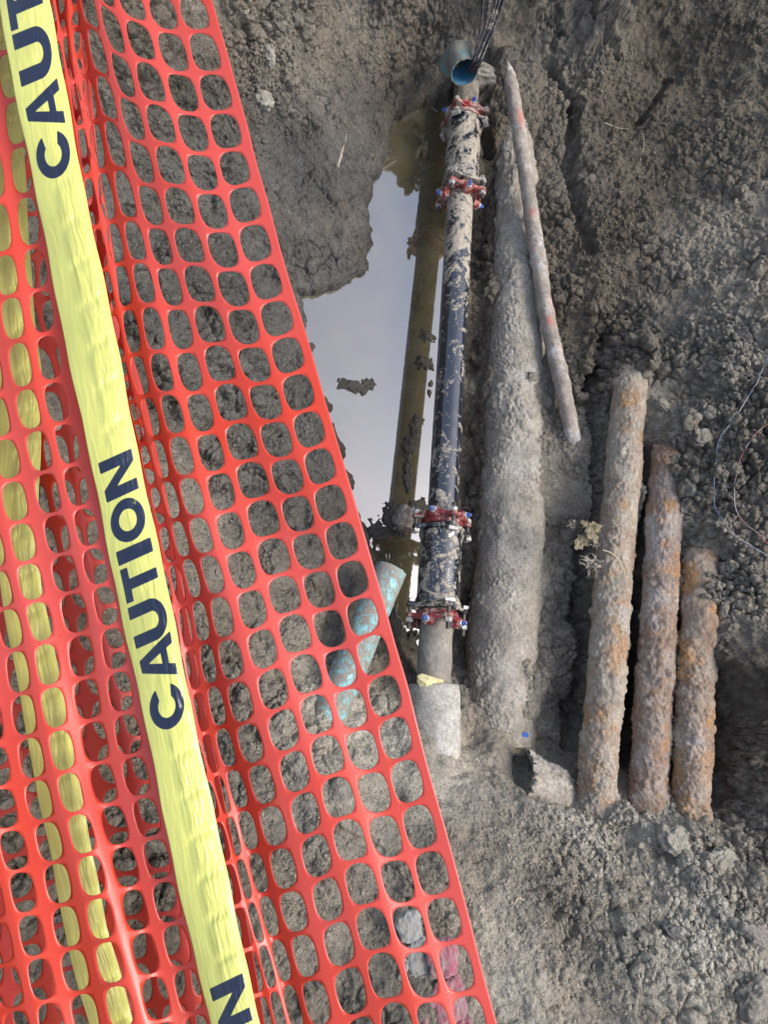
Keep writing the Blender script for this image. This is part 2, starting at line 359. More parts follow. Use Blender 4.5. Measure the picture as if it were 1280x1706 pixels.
# grid: fine over the pit, growing coarser to the horizon
STEP = .0042
def axis(a, b):
    c = np.arange(a, b, STEP); g = []; s = STEP; p = 0
    while p < 60: s = min(s*1.12, 3.5); p += s; g.append(p)
    g = np.array(g); return np.concatenate([(a-g)[::-1], c, c[-1]+g])
gx = axis(-1.0, 3.35); gy = axis(-1.35, 4.15)
NXg, NYg = len(gx), len(gy)
cxg = np.unique(np.concatenate([gx[gx < -1.0], np.arange(-1.0, 3.4, .05), gx[gx > 3.36]])); cyg = np.unique(np.concatenate([gy[gy < -1.35], np.arange(-1.35, 4.2, .05), gy[gy > 4.16]]))
CXg, CYg = np.meshgrid(cxg, cyg)
qx = np.clip(CXg, -2.4, 4.8); qy = np.clip(CYg, -3.2, 5.3)
Hc0, Vc0 = base_fields(qx.ravel(), qy.ravel())
far = ss(0, 2.5, np.hypot(CXg-qx, CYg-qy)); Hc0 = Hc0.reshape(CXg.shape)*(1-far)+1.52*far
Vc0 = Vc0.reshape((5,)+CXg.shape)
def interp2(Fld, x, y):
    i = np.clip(np.searchsorted(cxg, x)-1, 0, len(cxg)-2); j = np.clip(np.searchsorted(cyg, y)-1, 0, len(cyg)-2)
    u = (x-cxg[i])/(cxg[i+1]-cxg[i]); v = (y-cyg[j])/(cyg[j+1]-cyg[j])
    return (Fld[j, i]*(1-u)+Fld[j, i+1]*u)*(1-v)+(Fld[j+1, i]*(1-u)+Fld[j+1, i+1]*u)*v
def chit(px, py):
    z = 1.4
    for _ in range(300):
        p = at(px, py, z)
        if interp2(Hc0, p[:1], p[1:2])[0] >= z: break
        z -= .005
    return p
GSEG = [(chit(q[0], q[1]), chit(q[3], q[4]), q[6], q[7]) for q in GOUGE]; RSEG = [(chit(q[0], q[1]), chit(q[3], q[4]), q[6], q[7]) for q in RIDGE]
def terrain(x, y):
    wx = x+.05*fbm(x*3, y*3, 3, 91); wy = y+.05*fbm(x*3+9, y*3, 3, 92)
    h = interp2(Hc0, wx, wy); tint = [np.clip(interp2(Vc0[k], wx, wy), .03, .5) for k in range(3)]
    rg = np.clip(interp2(Vc0[3], wx, wy)+.05, .16, 1.15); wt = np.clip(interp2(Vc0[4], wx, wy), 0, 1)
    h = h+.05*rg*fbm(x*2.4, y*2.4, 2, 1)+.042*rg*fbm(x*7, y*7, 3, 2)
    # smeared, scored clay
    sx = x*.96+y*.28; h = h+.003*fbm(sx*30, (y-x*.3)*6, 3, 21)*(1.3-rg)
    # cavities
    for a, b, wd2, dp2 in GSEG:
        d = seg_d(x, y, a[:2], b[:2])+.008*fbm(x*11, y*11, 2, 33)
        h = h-dp2*(ss(wd2*1.5, wd2*.55, d) if dp2 < .5 or wd2 < .05 else ss(wd2*1.7, -wd2*.3, d+.02*fbm(x*7, y*7, 3, 35)))
    for a, b, wd2, dp2 in RSEG:
        h = h+dp2*np.exp(-(seg_d(wx, wy, a[:2], b[:2])/wd2)**2)
    # basin
    sd_ = poly_sdf(x, y, WPOLY)+.028*fbm(x*9, y*9, 4, 41)
    shore = .012+np.clip(sd_, 0, 9)*1.1
    k = ss(.0, .14, sd_)
    hb = np.where(sd_ > 0, np.minimum(np.maximum(h, .008), shore+.05)*(1-k)+np.maximum(h, .02)*k, 0)
    hin = -.05*ss(0, .08, -sd_)-.10*ss(.02, .3, -sd_)+.008*fbm(x*12, y*12, 3, 44)
    t_ = ss(-.02, .012, sd_)
    h = hin*(1-t_)+np.maximum(hb, .002)*t_
    for (px, py, rx, ry, an, hh) in ISL:
        c = at(px, py, 0); sc = depth(c)/F; sy = sc/math.cos(math.radians(23))
        dx, dy = (x-c[0]), (y-c[1]); rr_ = np.sqrt((dx/(rx*sc))**2+(dy/(ry*sy*1.2))**2)+.45*fbm(x*30, y*30, 3, 51+int(px))
        h = np.where(rr_ < 1.3, np.maximum(h, -.006+(hh+.004*fbm(x*60, y*60, 2, 52)+.006)*ss(1.25, .55, rr_)), h)
    wt = np.maximum(wt, ss(.12, .0, sd_)*.9)
    dk = 1-.38*ss(.05, .0, sd_)   # soaked soil is darker
    tint = [t*dk for t in tint]
    return h, tint, wt, rg, sd_
TX, TY = np.meshgrid(gx, gy); H_, T_, W_, G_, SDW = terrain(TX.ravel(), TY.ravel())
Hg = H_.reshape(NYg, NXg)
dzy, dzx = np.gradient(Hg, gy, gx)
def blur(a, k):
    for ax in (0, 1):
        c = np.cumsum(np.concatenate([np.repeat(np.take(a, [0], ax), k+1, ax), a, np.repeat(np.take(a, [-1], ax), k, ax)], ax), ax)
        n = a.shape[ax]; a = (np.take(c, np.arange(2*k+1, 2*k+1+n), ax)-np.take(c, np.arange(0, n), ax))/(2*k+1)
    return a
dzx = blur(dzx, 4); dzy = blur(dzy, 4)
NRM = np.stack([-dzx.ravel(), -dzy.ravel(), np.ones(dzx.size)], -1); NRM /= np.linalg.norm(NRM, axis=1)[:, None]
P0 = np.stack([TX.ravel(), TY.ravel(), H_], -1)
near = np.flatnonzero((TX.ravel() > -1.4) & (TX.ravel() < 3.8) & (TY.ravel() > -1.8) & (TY.ravel() < 4.5))
pp = P0[near]; rg = G_[near]
wp = pp+.014*np.stack([noise3(pp, 22, 61, 2), noise3(pp, 22, 62, 2), noise3(pp, 22, 63, 2)], -1)
dome = lambda a, i, m=.74: (1-(1-np.clip(1.5*(1-a/m), 0, 1))**2*.9-.1*(a/m)).clip(0, 1)*(.25+.75*i)
big_ = noise3(pp, 1.7, 55, 3); m1 = ss(-.1, .5, noise3(pp, 4, 5, 2)+.5*big_); m2 = ss(-.15, .35, noise3(pp, 5, 6, 3)+.7*big_); m3 = ss(-.3, .3, noise3(pp, 7, 16, 2)-.5*big_); rr = rg**1.2
a1, b1, i1 = worley3(*(wp*14).T, 3); a2, b2, i2 = worley3(*((pp*.65+wp*.35)*34).T, 4); a3, b3, i3 = worley3(*((pp*.85+wp*.15)*80).T, 8)
dsp = .050*dome(a1, i1)*m1*rr+.022*dome(a2, i2)*m2*rr+.0085*dome(a3, i3)*(.15+.85*m3)*np.clip(rr*1.3, .35, 1.1)
dsp -= ss(.12, .0, b1-a1)*.022*m1*rr+ss(.16, 0, b2-a2)*.009*m2*rr
dsp -= .016*ss(.10, .0, np.abs(noise3(wp, 5, 77, 3)))*ss(.0, .5, noise3(pp, 2.2, 78, 2))*np.clip(rr, .3, 1)
dsp += .012*(.35+.65*rg)*noise3(pp, 24, 11, 5)
dsp -= .012*rr
dsp *= ss(.0, .10, SDW[near])*.92+.08
d_all = np.zeros(len(P0)); d_all[near] = dsp*1.15
V = P0+NRM*d_all[:, None]
V[:, 2] = np.where((SDW > 0) & (H_ > 0), np.maximum(V[:, 2], .002), V[:, 2])
Hg = (H_+d_all).reshape(NYg, NXg)
ii = np.arange(NXg*NYg).reshape(NYg, NXg)
Fq = np.stack([ii[:-1, :-1], ii[:-1, 1:], ii[1:, 1:], ii[1:, :-1]], -1).reshape(-1, 4)
SOIL = soil_mat('soil', 'soil', wet='wet')
ground = meshobj('ground', V, Fq, SOIL); props(ground, kind='structure')
fat = 1+.30*fbm(TX.ravel()*2, TY.ravel()*2, 4, 71); hue = .03*fbm(TX.ravel()*3, TY.ravel()*3, 3, 72)
fat = fat*(1-.35*ss(.004, -.02, d_all)*0)
colr = np.stack([T_[0]*fat*(1+hue), T_[1]*fat, T_[2]*fat*(1-hue), np.ones_like(fat)], -1)
ca = ground.data.color_attributes.new('soil', 'FLOAT_COLOR', 'POINT'); ca.data.foreach_set('color', colr.astype(np.float32).ravel())
wa = ground.data.attributes.new('wet', 'FLOAT', 'POINT'); wa.data.foreach_set('value', W_.astype(np.float32))
def gh(x, y):
    x = np.asarray(x, float); y = np.asarray(y, float)
    i = np.clip(np.searchsorted(gx, x)-1, 0, NXg-2); j = np.clip(np.searchsorted(gy, y)-1, 0, NYg-2)
    u = (x-gx[i])/(gx[i+1]-gx[i]); v = (y-gy[j])/(gy[j+1]-gy[j])
    return (Hg[j, i]*(1-u)+Hg[j, i+1]*u)*(1-v)+(Hg[j+1, i]*(1-u)+Hg[j+1, i+1]*u)*v
def hit(px, py, lift=0.):
    """where the line of sight through a point of the picture meets the soil"""
    z = 1.4
    for _ in range(400):
        p = at(px, py, z)
        if gh(p[0], p[1]) >= z: break
        z -= .004
    p = at(px, py, z); p[2] += lift; return p

# water
t = NT('muddy_water')
nv = t.noise(5, 4, .6); film = t.noise(16, 6, .7)
c = t.mix(t.ramp(nv, [(.35, 0.), (.65, 1.)]), (.060, .050, .026), (.085, .072, .040))
nb = t.bump(t.noise(9, 2, .4), .012, .01)
nb = t.bump(t.noise(60, 3, .6), .01, .004, nb)
WATERM = t.fin(c, t.ramp(film, [(.4, .015), (.75, .05)]), nb, IOR=2.6, Specular_IOR_Level=.6)
c0 = [at(*p, 0)[:2] for p in ((380, 100), (900, 100), (900, 1200), (380, 1200))]
x0, x1 = .2, 1.9; y0, y1 = -.15, 3.95
nn = 24; wv = [(x0+(x1-x0)*i/nn, y0+(y1-y0)*j/nn, 0) for j in range(nn+1) for i in range(nn+1)]
wf = [(j*(nn+1)+i, j*(nn+1)+i+1, (j+1)*(nn+1)+i+1, (j+1)*(nn+1)+i) for j in range(nn) for i in range(nn)]
water = meshobj('water', wv, wf, WATERM); props(water, kind='structure')

# loose crumbs: a few thousand small lumps of soil lying on the sheet
def ico(sub):
    import bmesh
    bm = bmesh.new(); bmesh.ops.create_icosphere(bm, subdivisions=sub, radius=1)
    v = np.array([q.co[:] for q in bm.verts]); f = np.array([[q.index for q in p.verts] for p in bm.faces]); bm.free(); return v, f
iv, jf = ico(2)
VAR = []
for k in range(14):
    n = noise3(iv+k*3.1, .9, k, 2)[:, None]; n2 = noise3(iv+k*5.3, 2.6, k+50, 2)[:, None]
    v = iv*(1+.45*n+.20*n2)*np.array([1, RNG.uniform(.65, .95), RNG.uniform(.5, .8)]); VAR.append(v)
CROWD = [ # px,py,spread x,spread y,count,size px min,max
 (1215,620,70,80,1500,2,13),(1200,780,75,120,2200,2,14),(1230,950,60,90,1100,2,12),(1120,790,40,70,350,2,8),(950,1450,60,60,1000,2,9),(1010,1390,70,50,1000,2,10),(880,1440,80,90,700,1.5,6),
 (1200,1440,90,60,900,2,12),(1180,1550,110,90,1200,2,14),(1020,1600,120,80,700,2,9),(430,80,60,100,900,2,10),(410,200,50,60,400,2,9),(800,40,120,40,500,1.5,7),(1000,120,80,80,350,1.5,7),
 (1010,450,60,120,700,1.5,8),(1100,1340,70,25,500,2,12),(1180,980,50,60,400,2,8),(820,1350,90,60,400,1.5,5),(740,1500,120,120,700,1.5,5),(560,1500,160,120,800,2,9),(400,1300,150,150,800,2,10),
 (350,850,120,300,1300,2,9),(200,1300,150,300,1100,2,10),(940,1150,30,80,250,2,7),(1200,230,80,160,700,1.5,8),(640,1250,80,80,250,1.5,5),(300,250,130,200,900,2,9),(930,560,40,120,350,1.5,6),(620,90,120,60,350,1.5,6),(1000,1500,250,180,2500,1,4),(1000,300,250,280,1800,1,4),(850,900,90,300,500,1,3)]
cv = []; cf = []; cc = []; off = 0
for (px, py, sx, sy, n, s0, s1) in CROWD:
    a = RNG.normal(0, .6, n)*sx+px; b = RNG.normal(0, .6, n)*sy+py
    z = float(hit(px, py)[2])
    for q in range(n):
        p = at(a[q], b[q], z)
        for _ in range(3):
            zz = float(gh(p[0], p[1])); p = at(a[q], b[q], max(zz, 0))
        zz = float(gh(p[0], p[1]))
        if zz < .015 or abs(zz-p[2]) > .05: continue
        s = s0+(s1-s0)*RNG.random()**3.2; r = s*.5*depth(p)/F
        an = RNG.random()*6.28; ca_, sa = math.cos(an), math.sin(an); v = VAR[RNG.integers(14)]*r
        v = v @ np.array([[ca_, sa, 0], [-sa, ca_, 0], [0, 0, 1]])
        cv.append(v+[p[0], p[1], zz+r*.25]); cf.append(jf+off); off += len(v)
        i = min(np.searchsorted(gx, p[0]), NXg-1); j = min(np.searchsorted(gy, p[1]), NYg-1); k = colr[j*NXg+i].copy()
        k[:3] *= RNG.uniform(.85, 1.35); cc.append(np.tile(k, (len(v), 1)))
crumbs = meshobj('soil_crumbs', np.vstack(cv), np.vstack(cf), SOIL); crumbs.data.polygons.foreach_set('use_smooth', np.zeros(len(crumbs.data.polygons), bool))
ca = crumbs.data.color_attributes.new('soil', 'FLOAT_COLOR', 'POINT'); ca.data.foreach_set('color', np.vstack(cc).astype(np.float32).ravel())
props(crumbs, 'small loose crumbs of dry grey soil scattered over the banks of the pit', 'soil crumbs', kind='stuff')

# ================================================================ MATERIALS of the objects
def mud_over(t, base, brough, cover, mudc=(.31, .268, .20), edge=.03, sc=9, grad=None, sc2=60, met=0., dist=0.6):
    """paint or metal with dried mud splashed over it; cover 0..1; grad adds to the noise along local y"""
    n = t.noise(sc, 8, .68, dist=dist); n = t.math('ADD', t.math('MULTIPLY', n, .72), t.math('MULTIPLY', t.noise(sc2, 5, .7), .28))
    if grad is not None: n = t.math('ADD', n, grad)
    th = .68-.36*cover
    m = t.ramp(n, [(max(th-edge, 0), 0.), (min(th+edge, 1), 1.)])
    mc = t.mix(1., mudc, t.ramp(t.noise(60, 5, .7), [(.3, .62), (.7, 1.25)]), 'MULTIPLY')
    col = t.mix(m, base, mc); r = t.ramp(m, [(0, brough), (1, .9)])
    nb = t.bump(t.math('ADD', m, t.math('MULTIPLY', t.noise(150, 4, .6), .25)), .6, .0035)
    return col, r, nb, m
def simple(name, col, rough=.5, met=0., nsc=30, var=.25, bump=.15, bd=.002):
    t = NT(name); c = t.mix(1., col, t.ramp(t.noise(nsc, 5, .65), [(.3, 1-var), (.7, 1+var)]), 'MULTIPLY')
    return t.fin(c, rough, t.bump(t.noise(nsc*6, 4, .6), bump, bd), Metallic=met)
def black_pipe_mat(name, cover, sc=9, grad_axis=None):
    t = NT(name); g = None
    if grad_axis:
        sp = t.n('ShaderNodeSeparateXYZ'); t.t.links.new(t.tc.outputs['Object'], sp.inputs[0])
        g = t.ramp(t.math('DIVIDE', sp.outputs['Z'], 3.6), grad_axis); g = t.math('ADD', g, -.5)
    c, r, nb, m = mud_over(t, (.009, .011, .017), .12, cover, sc=sc, grad=g, dist=1.4)
    sp_ = t.math('MULTIPLY', t.ramp(t.voro(55, t.co((1, 1, .8))), [(.14, 1.), (.18, 0.)]), t.ramp(t.noise(10, 2), [(.52, 0.), (.6, 1.)]))
    c = t.mix(sp_, c, (.5, .46, .36))
    return t.fin(c, r, nb, Specular_IOR_Level=.5, IOR=1.9)
M_pipe = black_pipe_mat('bitumen_coated_iron', .44, 10, [(0.0, .58), (.26, .58), (.34, .55), (.44, .51), (.54, .44), (.75, .46), (1., .48)])
M_slv1 = black_pipe_mat('muddy_black_iron', .56, 8); M_slv2 = black_pipe_mat('black_iron', .42, 11)
def redm(name, cover, tint=(.30, .035, .03)):
    t = NT(name); c, r, nb, m = mud_over(t, tint, .38, cover, sc=24, mudc=(.36, .31, .25), edge=.05); return t.fin(c, r, nb, Specular_IOR_Level=.6)
M_red1 = redm('muddy_red_paint', .50); M_red2 = redm('dark_red_paint', .36, (.17, .014, .016)); M_red3 = redm('bright_red_paint', .40, (.26, .030, .022))
t = NT('blue_coated_bolt'); c, r, nb, m = mud_over(t, (.035, .095, .36), .35, .34, sc=70, mudc=(.36, .33, .29)); M_blue = t.fin(c, r, nb)
t = NT('muddy_steel'); c, r, nb, m = mud_over(t, (.42, .42, .40), .32, .40, sc=70, mudc=(.45, .40, .32)); M_steel = t.fin(c, r, nb, Metallic=.35)
M_stud = simple('dark_steel_stud', (.07, .065, .06), .45, .4)
t = NT('old_grey_iron'); c, r, nb, m = mud_over(t, (.17, .15, .12), .6, .45, sc=12, mudc=(.27, .245, .205), edge=.12)
c = t.mix(t.ramp(t.noise(30, 4, .7), [(.66, 0.), (.72, .8)]), c, (.34, .17, .06)); M_oldpipe = t.fin(c, r, nb)
t = NT('old_muddy_iron'); c, r, nb, m = mud_over(t, (.10, .09, .07), .7, .62, sc=16, mudc=(.27, .24, .19), edge=.1); M_oldpipe2 = t.fin(c, r, nb)
def crust(name, tint, spots, amp=1., sp2=None):
    t = NT(name); n = t.noise(9, 8, .72); f2 = t.noise(70, 6, .7); f3 = t.noise(320, 3, .6)
    c = t.mix(1., tint, t.ramp(n, [(.28, .62), (.5, 1.), (.72, 1.35)]), 'MULTIPLY')
    for k, (col, sc, lo, hi, off, st) in enumerate(spots):
        c = t.mix(t.math('MULTIPLY', t.ramp(t.noise(sc, 7, .7, t.co(off=(off, off, 0))), [(lo, 0.), (hi, 1.)]), st), c, col)
    c = t.mix(1., c, t.ramp(f2, [(.3, .68), (.52, 1.), (.72, 1.35)]), 'MULTIPLY')
    c = t.mix(1., c, t.ramp(f3, [(.33, .75), (.5, 1.), (.68, 1.3)]), 'MULTIPLY')
    nb = t.bump(f2, .6*amp, .008); nb = t.bump(f3, .45*amp, .003, nb)
    return t.fin(c, .9, nb, Specular_IOR_Level=.3)
OR_ = (.33, .185, .08); BR = (.21, .125, .075); WHT = (.52, .51, .48)
M_rust1 = crust('rusted_pipe_crust', (.31, .27, .21), [(BR, 6, .46, .60, 13, .6), (OR_, 7, .50, .62, 1, .7), ((.34, .31, .26), 8, .52, .64, 7, .7)])
M_rust2 = crust('brown_pipe_crust', (.25, .20, .16), [(BR, 6, .45, .58, 2, .7), (OR_, 8, .54, .62, 5, .85), ((.36, .325, .285), 7, .50, .62, 9, .75)])
M_rust3 = crust('orange_pipe_crust', (.27, .215, .16), [(BR, 6, .46, .60, 4, .7), (OR_, 7, .50, .60, 11, .9), ((.36, .33, .29), 7, .52, .66, 3, .6)])
M_mudpipe = crust('mud_skin', (.275, .248, .20), [((.38, .355, .305), 5, .50, .66, 3, .7), ((.19, .17, .14), 7, .60, .72, 8, .6)], 1.0)
M_conc = crust('dusty_concrete', (.33, .31, .265), [((.40, .39, .37), 7, .5, .64, 3, .6), ((.12, .11, .095), 16, .60, .68, 8, .7)], .55)
M_thin = crust('muddy_white_plastic', (.27, .235, .19), [((.50, .47, .43), 7, .52, .64, 21, .8), ((.36, .25, .20), 9, .54, .64, 5, .55), ((.18, .16, .13), 14, .58, .66, 8, .6)], .5)
_n = M_thin.node_tree; _b = _n.nodes['Principled BSDF']; _m = _n.nodes.new('ShaderNodeMix'); _m.data_type = 'RGBA'; _a = _n.nodes.new('ShaderNodeAttribute'); _a.attribute_name = 'paint'
_z = _n.nodes.new('ShaderNodeTexNoise'); _z.inputs['Scale'].default_value = 110; _q = _n.nodes.new('ShaderNodeMath'); _q.operation = 'MULTIPLY'; _q.use_clamp = True; _w = _n.nodes.new('ShaderNodeMath'); _w.operation = 'MULTIPLY'; _w.inputs[1].default_value = 1.7
_n.links.new(_a.outputs['Fac'], _q.inputs[0]); _n.links.new(_z.outputs['Fac'], _w.inputs[0]); _n.links.new(_w.outputs[0], _q.inputs[1]); _n.links.new(_q.outputs[0], _m.inputs[0])
_n.links.new(_b.inputs['Base Color'].links[0].from_socket, _m.inputs[6]); _m.inputs[7].default_value = (.42, .15, .12, 1); _n.links.new(_m.outputs[2], _b.inputs['Base Color'])
def pvc(name, base, cover, sc=16, mudc=(.23, .20, .16)):
    t = NT(name); c, r, nb, m = mud_over(t, base, .38, cover, sc=sc, mudc=mudc, edge=.05, dist=.9); return t.fin(c, r, nb)
M_pvc = pvc('dirty_blue_green_plastic', (.20, .42, .42), .56, 26); M_pvc_in = pvc('blue_plastic', (.05, .20, .31), .34); M_pvc2 = pvc('grimy_blue_plastic', (.12, .27, .29), .62, 22, (.22, .20, .15))
M_foam = simple('yellow_foam', (.66, .58, .30), .9, 0, 40, .3, .7, .006)
M_cable = pvc('muddy_black_cable', (.012, .013, .016), .28, 30, (.27, .23, .19))
M_straw = simple('dry_straw', (.42, .36, .24), .8); M_root = simple('pale_root', (.40, .34, .24), .85, 0, 60, .4, .4)
M_leaf = simple('dry_leaf_fibre', (.20, .165, .10), .9, 0, 40, .5, .8, .004)

# ================================================================ OBJECTS IN THE PIT
# ---------------- the repaired water main
PA = at(779, 118, .20); PB = at(720.5, 1165, .36)          # axis, north end to south end
axis_d = (PB-PA)/np.linalg.norm(PB-PA); LEN = np.linalg.norm(PB-PA)
RP = 25.*depth(at(738, 800, .29))/F
def along(py):
    """distance from PA of the axis point that shows at picture row py"""
    lo, hi = 0., LEN*1.2
    for _ in range(50):
        m = (lo+hi)/2; q = RM.T @ (PA+axis_d*m-[0, 0, HC]); r = CY-F*q[1]/-q[2]
        if r < py: lo = m
        else: hi = m
    return lo
main = empty('water_main', (*PA[:2], PA[2]))
zl = Vector(axis_d); xl = Vector((1, 0, 0)); xl = (xl-zl*xl.dot(zl)).normalized(); yl = zl.cross(xl)   # local z = along pipe (southwards), x = east, y: up is -? resolved below
if yl.z < 0: yl = -yl; xl = yl.cross(zl)
main.matrix_world = Matrix.Translation(Vector(PA)) @ Matrix((xl, yl, zl)).transposed().to_4x4()
props(main, 'long black iron water pipe splashed with dry mud, bolted together over the muddy puddle', 'water pipe')
def lathe(prof, seg=56, amp=0, seed=0, nsc=30):
    """prof: list of (z, r) in main's frame"""
    V = []; 
    for z, r in prof:
        V += [(r*math.cos(a), r*math.sin(a), z) for a in np.linspace(0, 2*math.pi, seg, endpoint=False)]
    V = np.array(V)
    if amp:
        k = noise3(V, nsc, seed, 4)*amp; rr = np.hypot(V[:, 0], V[:, 1])+1e-9; V[:, 0] *= 1+k/rr; V[:, 1] *= 1+k/rr
    idx = np.arange(len(V)).reshape(len(prof), seg); nx = np.roll(idx, -1, axis=1)
    return V, np.stack([idx[:-1], nx[:-1], nx[1:], idx[1:]], -1).reshape(-1, 4)
G = [along(200), along(328), along(868), along(1031)]       # gland positions
FL = [along(213), along(315), along(885), along(1014)]      # flange positions of the two sleeves
def span(a, b, n): return list(np.linspace(a, b, n))
V_, F_ = lathe([(z, RP) for z in span(along(322), along(872), 140)], amp=.0008, nsc=25); meshobj('pipe', V_, F_, M_pipe, main)
V_, F_ = lathe([(z, RP*1.02) for z in span(-.15, along(216), 30)], amp=.005, seed=4); o = meshobj('old_pipe', V_, F_, M_oldpipe2, main); props(o, 'mud caked upper end of the old pipe')
V_, F_ = lathe([(z, RP*1.04) for z in span(along(1010), LEN+.06, 40)], amp=.0025, seed=9); o = meshobj('old_pipe', V_, F_, M_oldpipe, main); props(o, 'grey scaly lower end of the old pipe')
RS = 1.33*RP
def plate(nb, ph, r0, r1, wid, n=96):
    """outline of a flange: round ring with nb ears"""
    P = []
    for i in range(n):
        a = 2*math.pi*i/n; k = 0
        for b in range(nb):
            d = abs((a-(ph+2*math.pi*b/nb)+math.pi) % (2*math.pi)-math.pi); k = max(k, math.exp(-(d/wid)**2))
        P.append(((r0+(r1-r0)*k)*math.cos(a), (r0+(r1-r0)*k)*math.sin(a)))
    return P
def rotz(a): return Matrix.Rotation(a, 4, 'Z')
def ringplate(mb, outer, rin, z0, z1, bev=.002):
    n = len(outer); rings = []
    c = [(rin*math.cos(2*math.pi*i/n), rin*math.sin(2*math.pi*i/n)) for i in range(n)]
    sh = [((1-bev/math.hypot(*p))*p[0], (1-bev/math.hypot(*p))*p[1]) for p in outer]
    for P, z in ((c, z0), (sh, z0), (outer, z0+bev), (outer, z1-bev), (sh, z1), (c, z1), (c, z0)): rings.append([(x, y, z) for x, y in P])
    mb.loft(rings, False, False)
# sleeves with their flanges
for k, (za, zb, m, ph, cv_) in enumerate(((FL[0], FL[1], M_slv1, math.pi/4, 1), (FL[2], FL[3], M_slv2, 0, 0))):
    prof = [(za+.012, RS*.9), (za+.012, RS*1.10), (za+.03, RS*1.08), (za+.05, RS)]+[(z, RS) for z in span(za+.06, zb-.06, 40)]+[(zb-.05, RS), (zb-.03, RS*1.08), (zb-.012, RS*1.10), (zb-.012, RS*.9)]
    V_, F_ = lathe(prof, amp=.0035 if k == 0 else .001, seed=k); s = meshobj('sleeve', V_, F_, m, main)
    props(s, 'sleeve caked in pale mud' if k == 0 else 'shiny black sleeve with smears of mud')
    for z in (za, zb):
        mb = MB(); ringplate(mb, plate(4, ph, RS*1.10, RP*2.03, .30), RP*1.02, z-.010, z+.010); mb.build('flange', m, s, True)
        for o in (s.children[-1],): 
            o.data.polygons.foreach_set('use_smooth', np.zeros(len(o.data.polygons), bool))
    # raised foundry marks, worn and unreadable, on the lower sleeve
def bolt_geo(kind):
    mb = MB()
    if kind == 'shank': mb.prism(Matrix(), circ(.0095, 12), -.001, 1.)
    return mb
for k in range(4):
    z, zf = G[k], FL[k]; sgn = 1 if z > zf else -1; ph = math.pi/4 if k < 2 else 0.
    red = (M_red1, M_red3, M_red2, M_red2)[k]
    mb = MB(); out = plate(4, ph, RP*1.42, RP*2.06, .26)
    ringplate(mb, out, RP*1.03, z-.009, z+.009)
    # inner collar pushed toward the sleeve, and a raised web between the ears
    n = 64; prof = [(z-sgn*.004, RP*1.38), (z-sgn*.030, RP*1.30), (z-sgn*.032, RP*1.04)]
    mb.loft([[(r*math.cos(2*math.pi*i/n), r*math.sin(2*math.pi*i/n), q) for i in range(n)] for q, r in prof], False, False)
    for b in range(4):
        a = ph+math.pi/4+b*math.pi/2      # screw boss: a wedge leaning away from the sleeve
        Mx = rotz(a)
        pts = []
        for zz, ww, h0, h1 in ((z-sgn*.008, .030, RP*1.05, RP*1.50), (z+sgn*.012, .034, RP*1.06, RP*1.62), (z+sgn*.034, .026, RP*1.05, RP*1.56), (z+sgn*.044, .018, RP*1.04, RP*1.36)):
            pts.append([tuple(Mx @ Vector(q)) for q in ((h0, -ww, zz), (h1-.008, -ww*.95, zz), (h1, -ww*.6, zz), (h1, ww*.6, zz), (h1-.008, ww*.95, zz), (h0, ww, zz))])
        mb.loft(pts)
        # side webs running to the ears
        for sg in (-1, 1):
            P0 = [(RP*1.36, sg*.026, z), (RP*1.55, sg*.026, z), (RP*1.55, sg*.026, z+sgn*.024), (RP*1.36, sg*.026, z+sgn*.024)]
            P1 = [(RP*1.30, sg*RP*.92, z), (RP*1.44, sg*RP*1.02, z), (RP*1.44, sg*RP*1.02, z+sgn*.012), (RP*1.30, sg*RP*.92, z+sgn*.012)]
            mb.loft([[tuple(Mx @ Vector(q)) for q in P0], [tuple(Mx @ Vector(q)) for q in P1]])
    gl = mb.build('gland_ring', red, main, False)
    props(gl, ('muddy dull red gland ring on the top joint', 'brightest red gland ring, below the muddy sleeve', 'dark red gland ring above the shiny black sleeve', 'dark red gland ring below the shiny black sleeve')[k])
    for b in range(4):
        a = ph+math.pi/4+b*math.pi/2; Mx = rotz(a) @ Matrix.Translation((0, 0, z+sgn*.020)) @ Matrix.Rotation(math.pi/2, 4, 'Y')
        m1 = MB(); m1.prism(Mx, circ(.0165, 20), RP*1.5, RP*1.68, .002); m1.build('screw_collar', M_steel, gl, False)
        m2 = MB(); m2.prism(Mx, circ(.0125, 6), RP*1.675, RP*1.85, .0015); m2.prism(Mx, circ(.0075, 8), RP*1.845, RP*1.98, .002); m2.build('set_screw', M_blue, gl, False)
        a = ph+b*math.pi/2; c = Vector((RP*1.80*math.cos(a), RP*1.80*math.sin(a), 0))
        L0 = zf-sgn*.012; L1 = z+sgn*(.062 if k != 2 else .05)
        Mb = Matrix.Translation(c); m3 = MB(); zz0, zz1 = min(L0, L1), max(L0, L1)
        m3.prism(Mb, circ(.0098, 14), zz0, zz1, .002)
        for q in np.arange(.016, .056, .0045):      # thread ridges
            zc = z+sgn*q; m3.prism(Mb, circ(.0108, 14), zc, zc+.002, .0009)
        bo = m3.build('bolt', M_stud, main, False)
        m4 = MB(); hd = Mb @ rotz(a)
        z4 = sorted((L0, L0-sgn*.018)); m4.prism(hd, [(-.012, -.024), (.012, -.024), (.012, .024), (-.012, .024)], z4[0], z4[1], .003); m4.build('bolt_head', M_steel, bo, False)
        m5 = MB(); z5 = sorted((z+sgn*.010, z+sgn*.032)); m5.prism(Mb @ rotz(RNG.random()), circ(.0185, 6), z5[0], z5[1], .003); m5.build('nut', M_steel, bo, False)

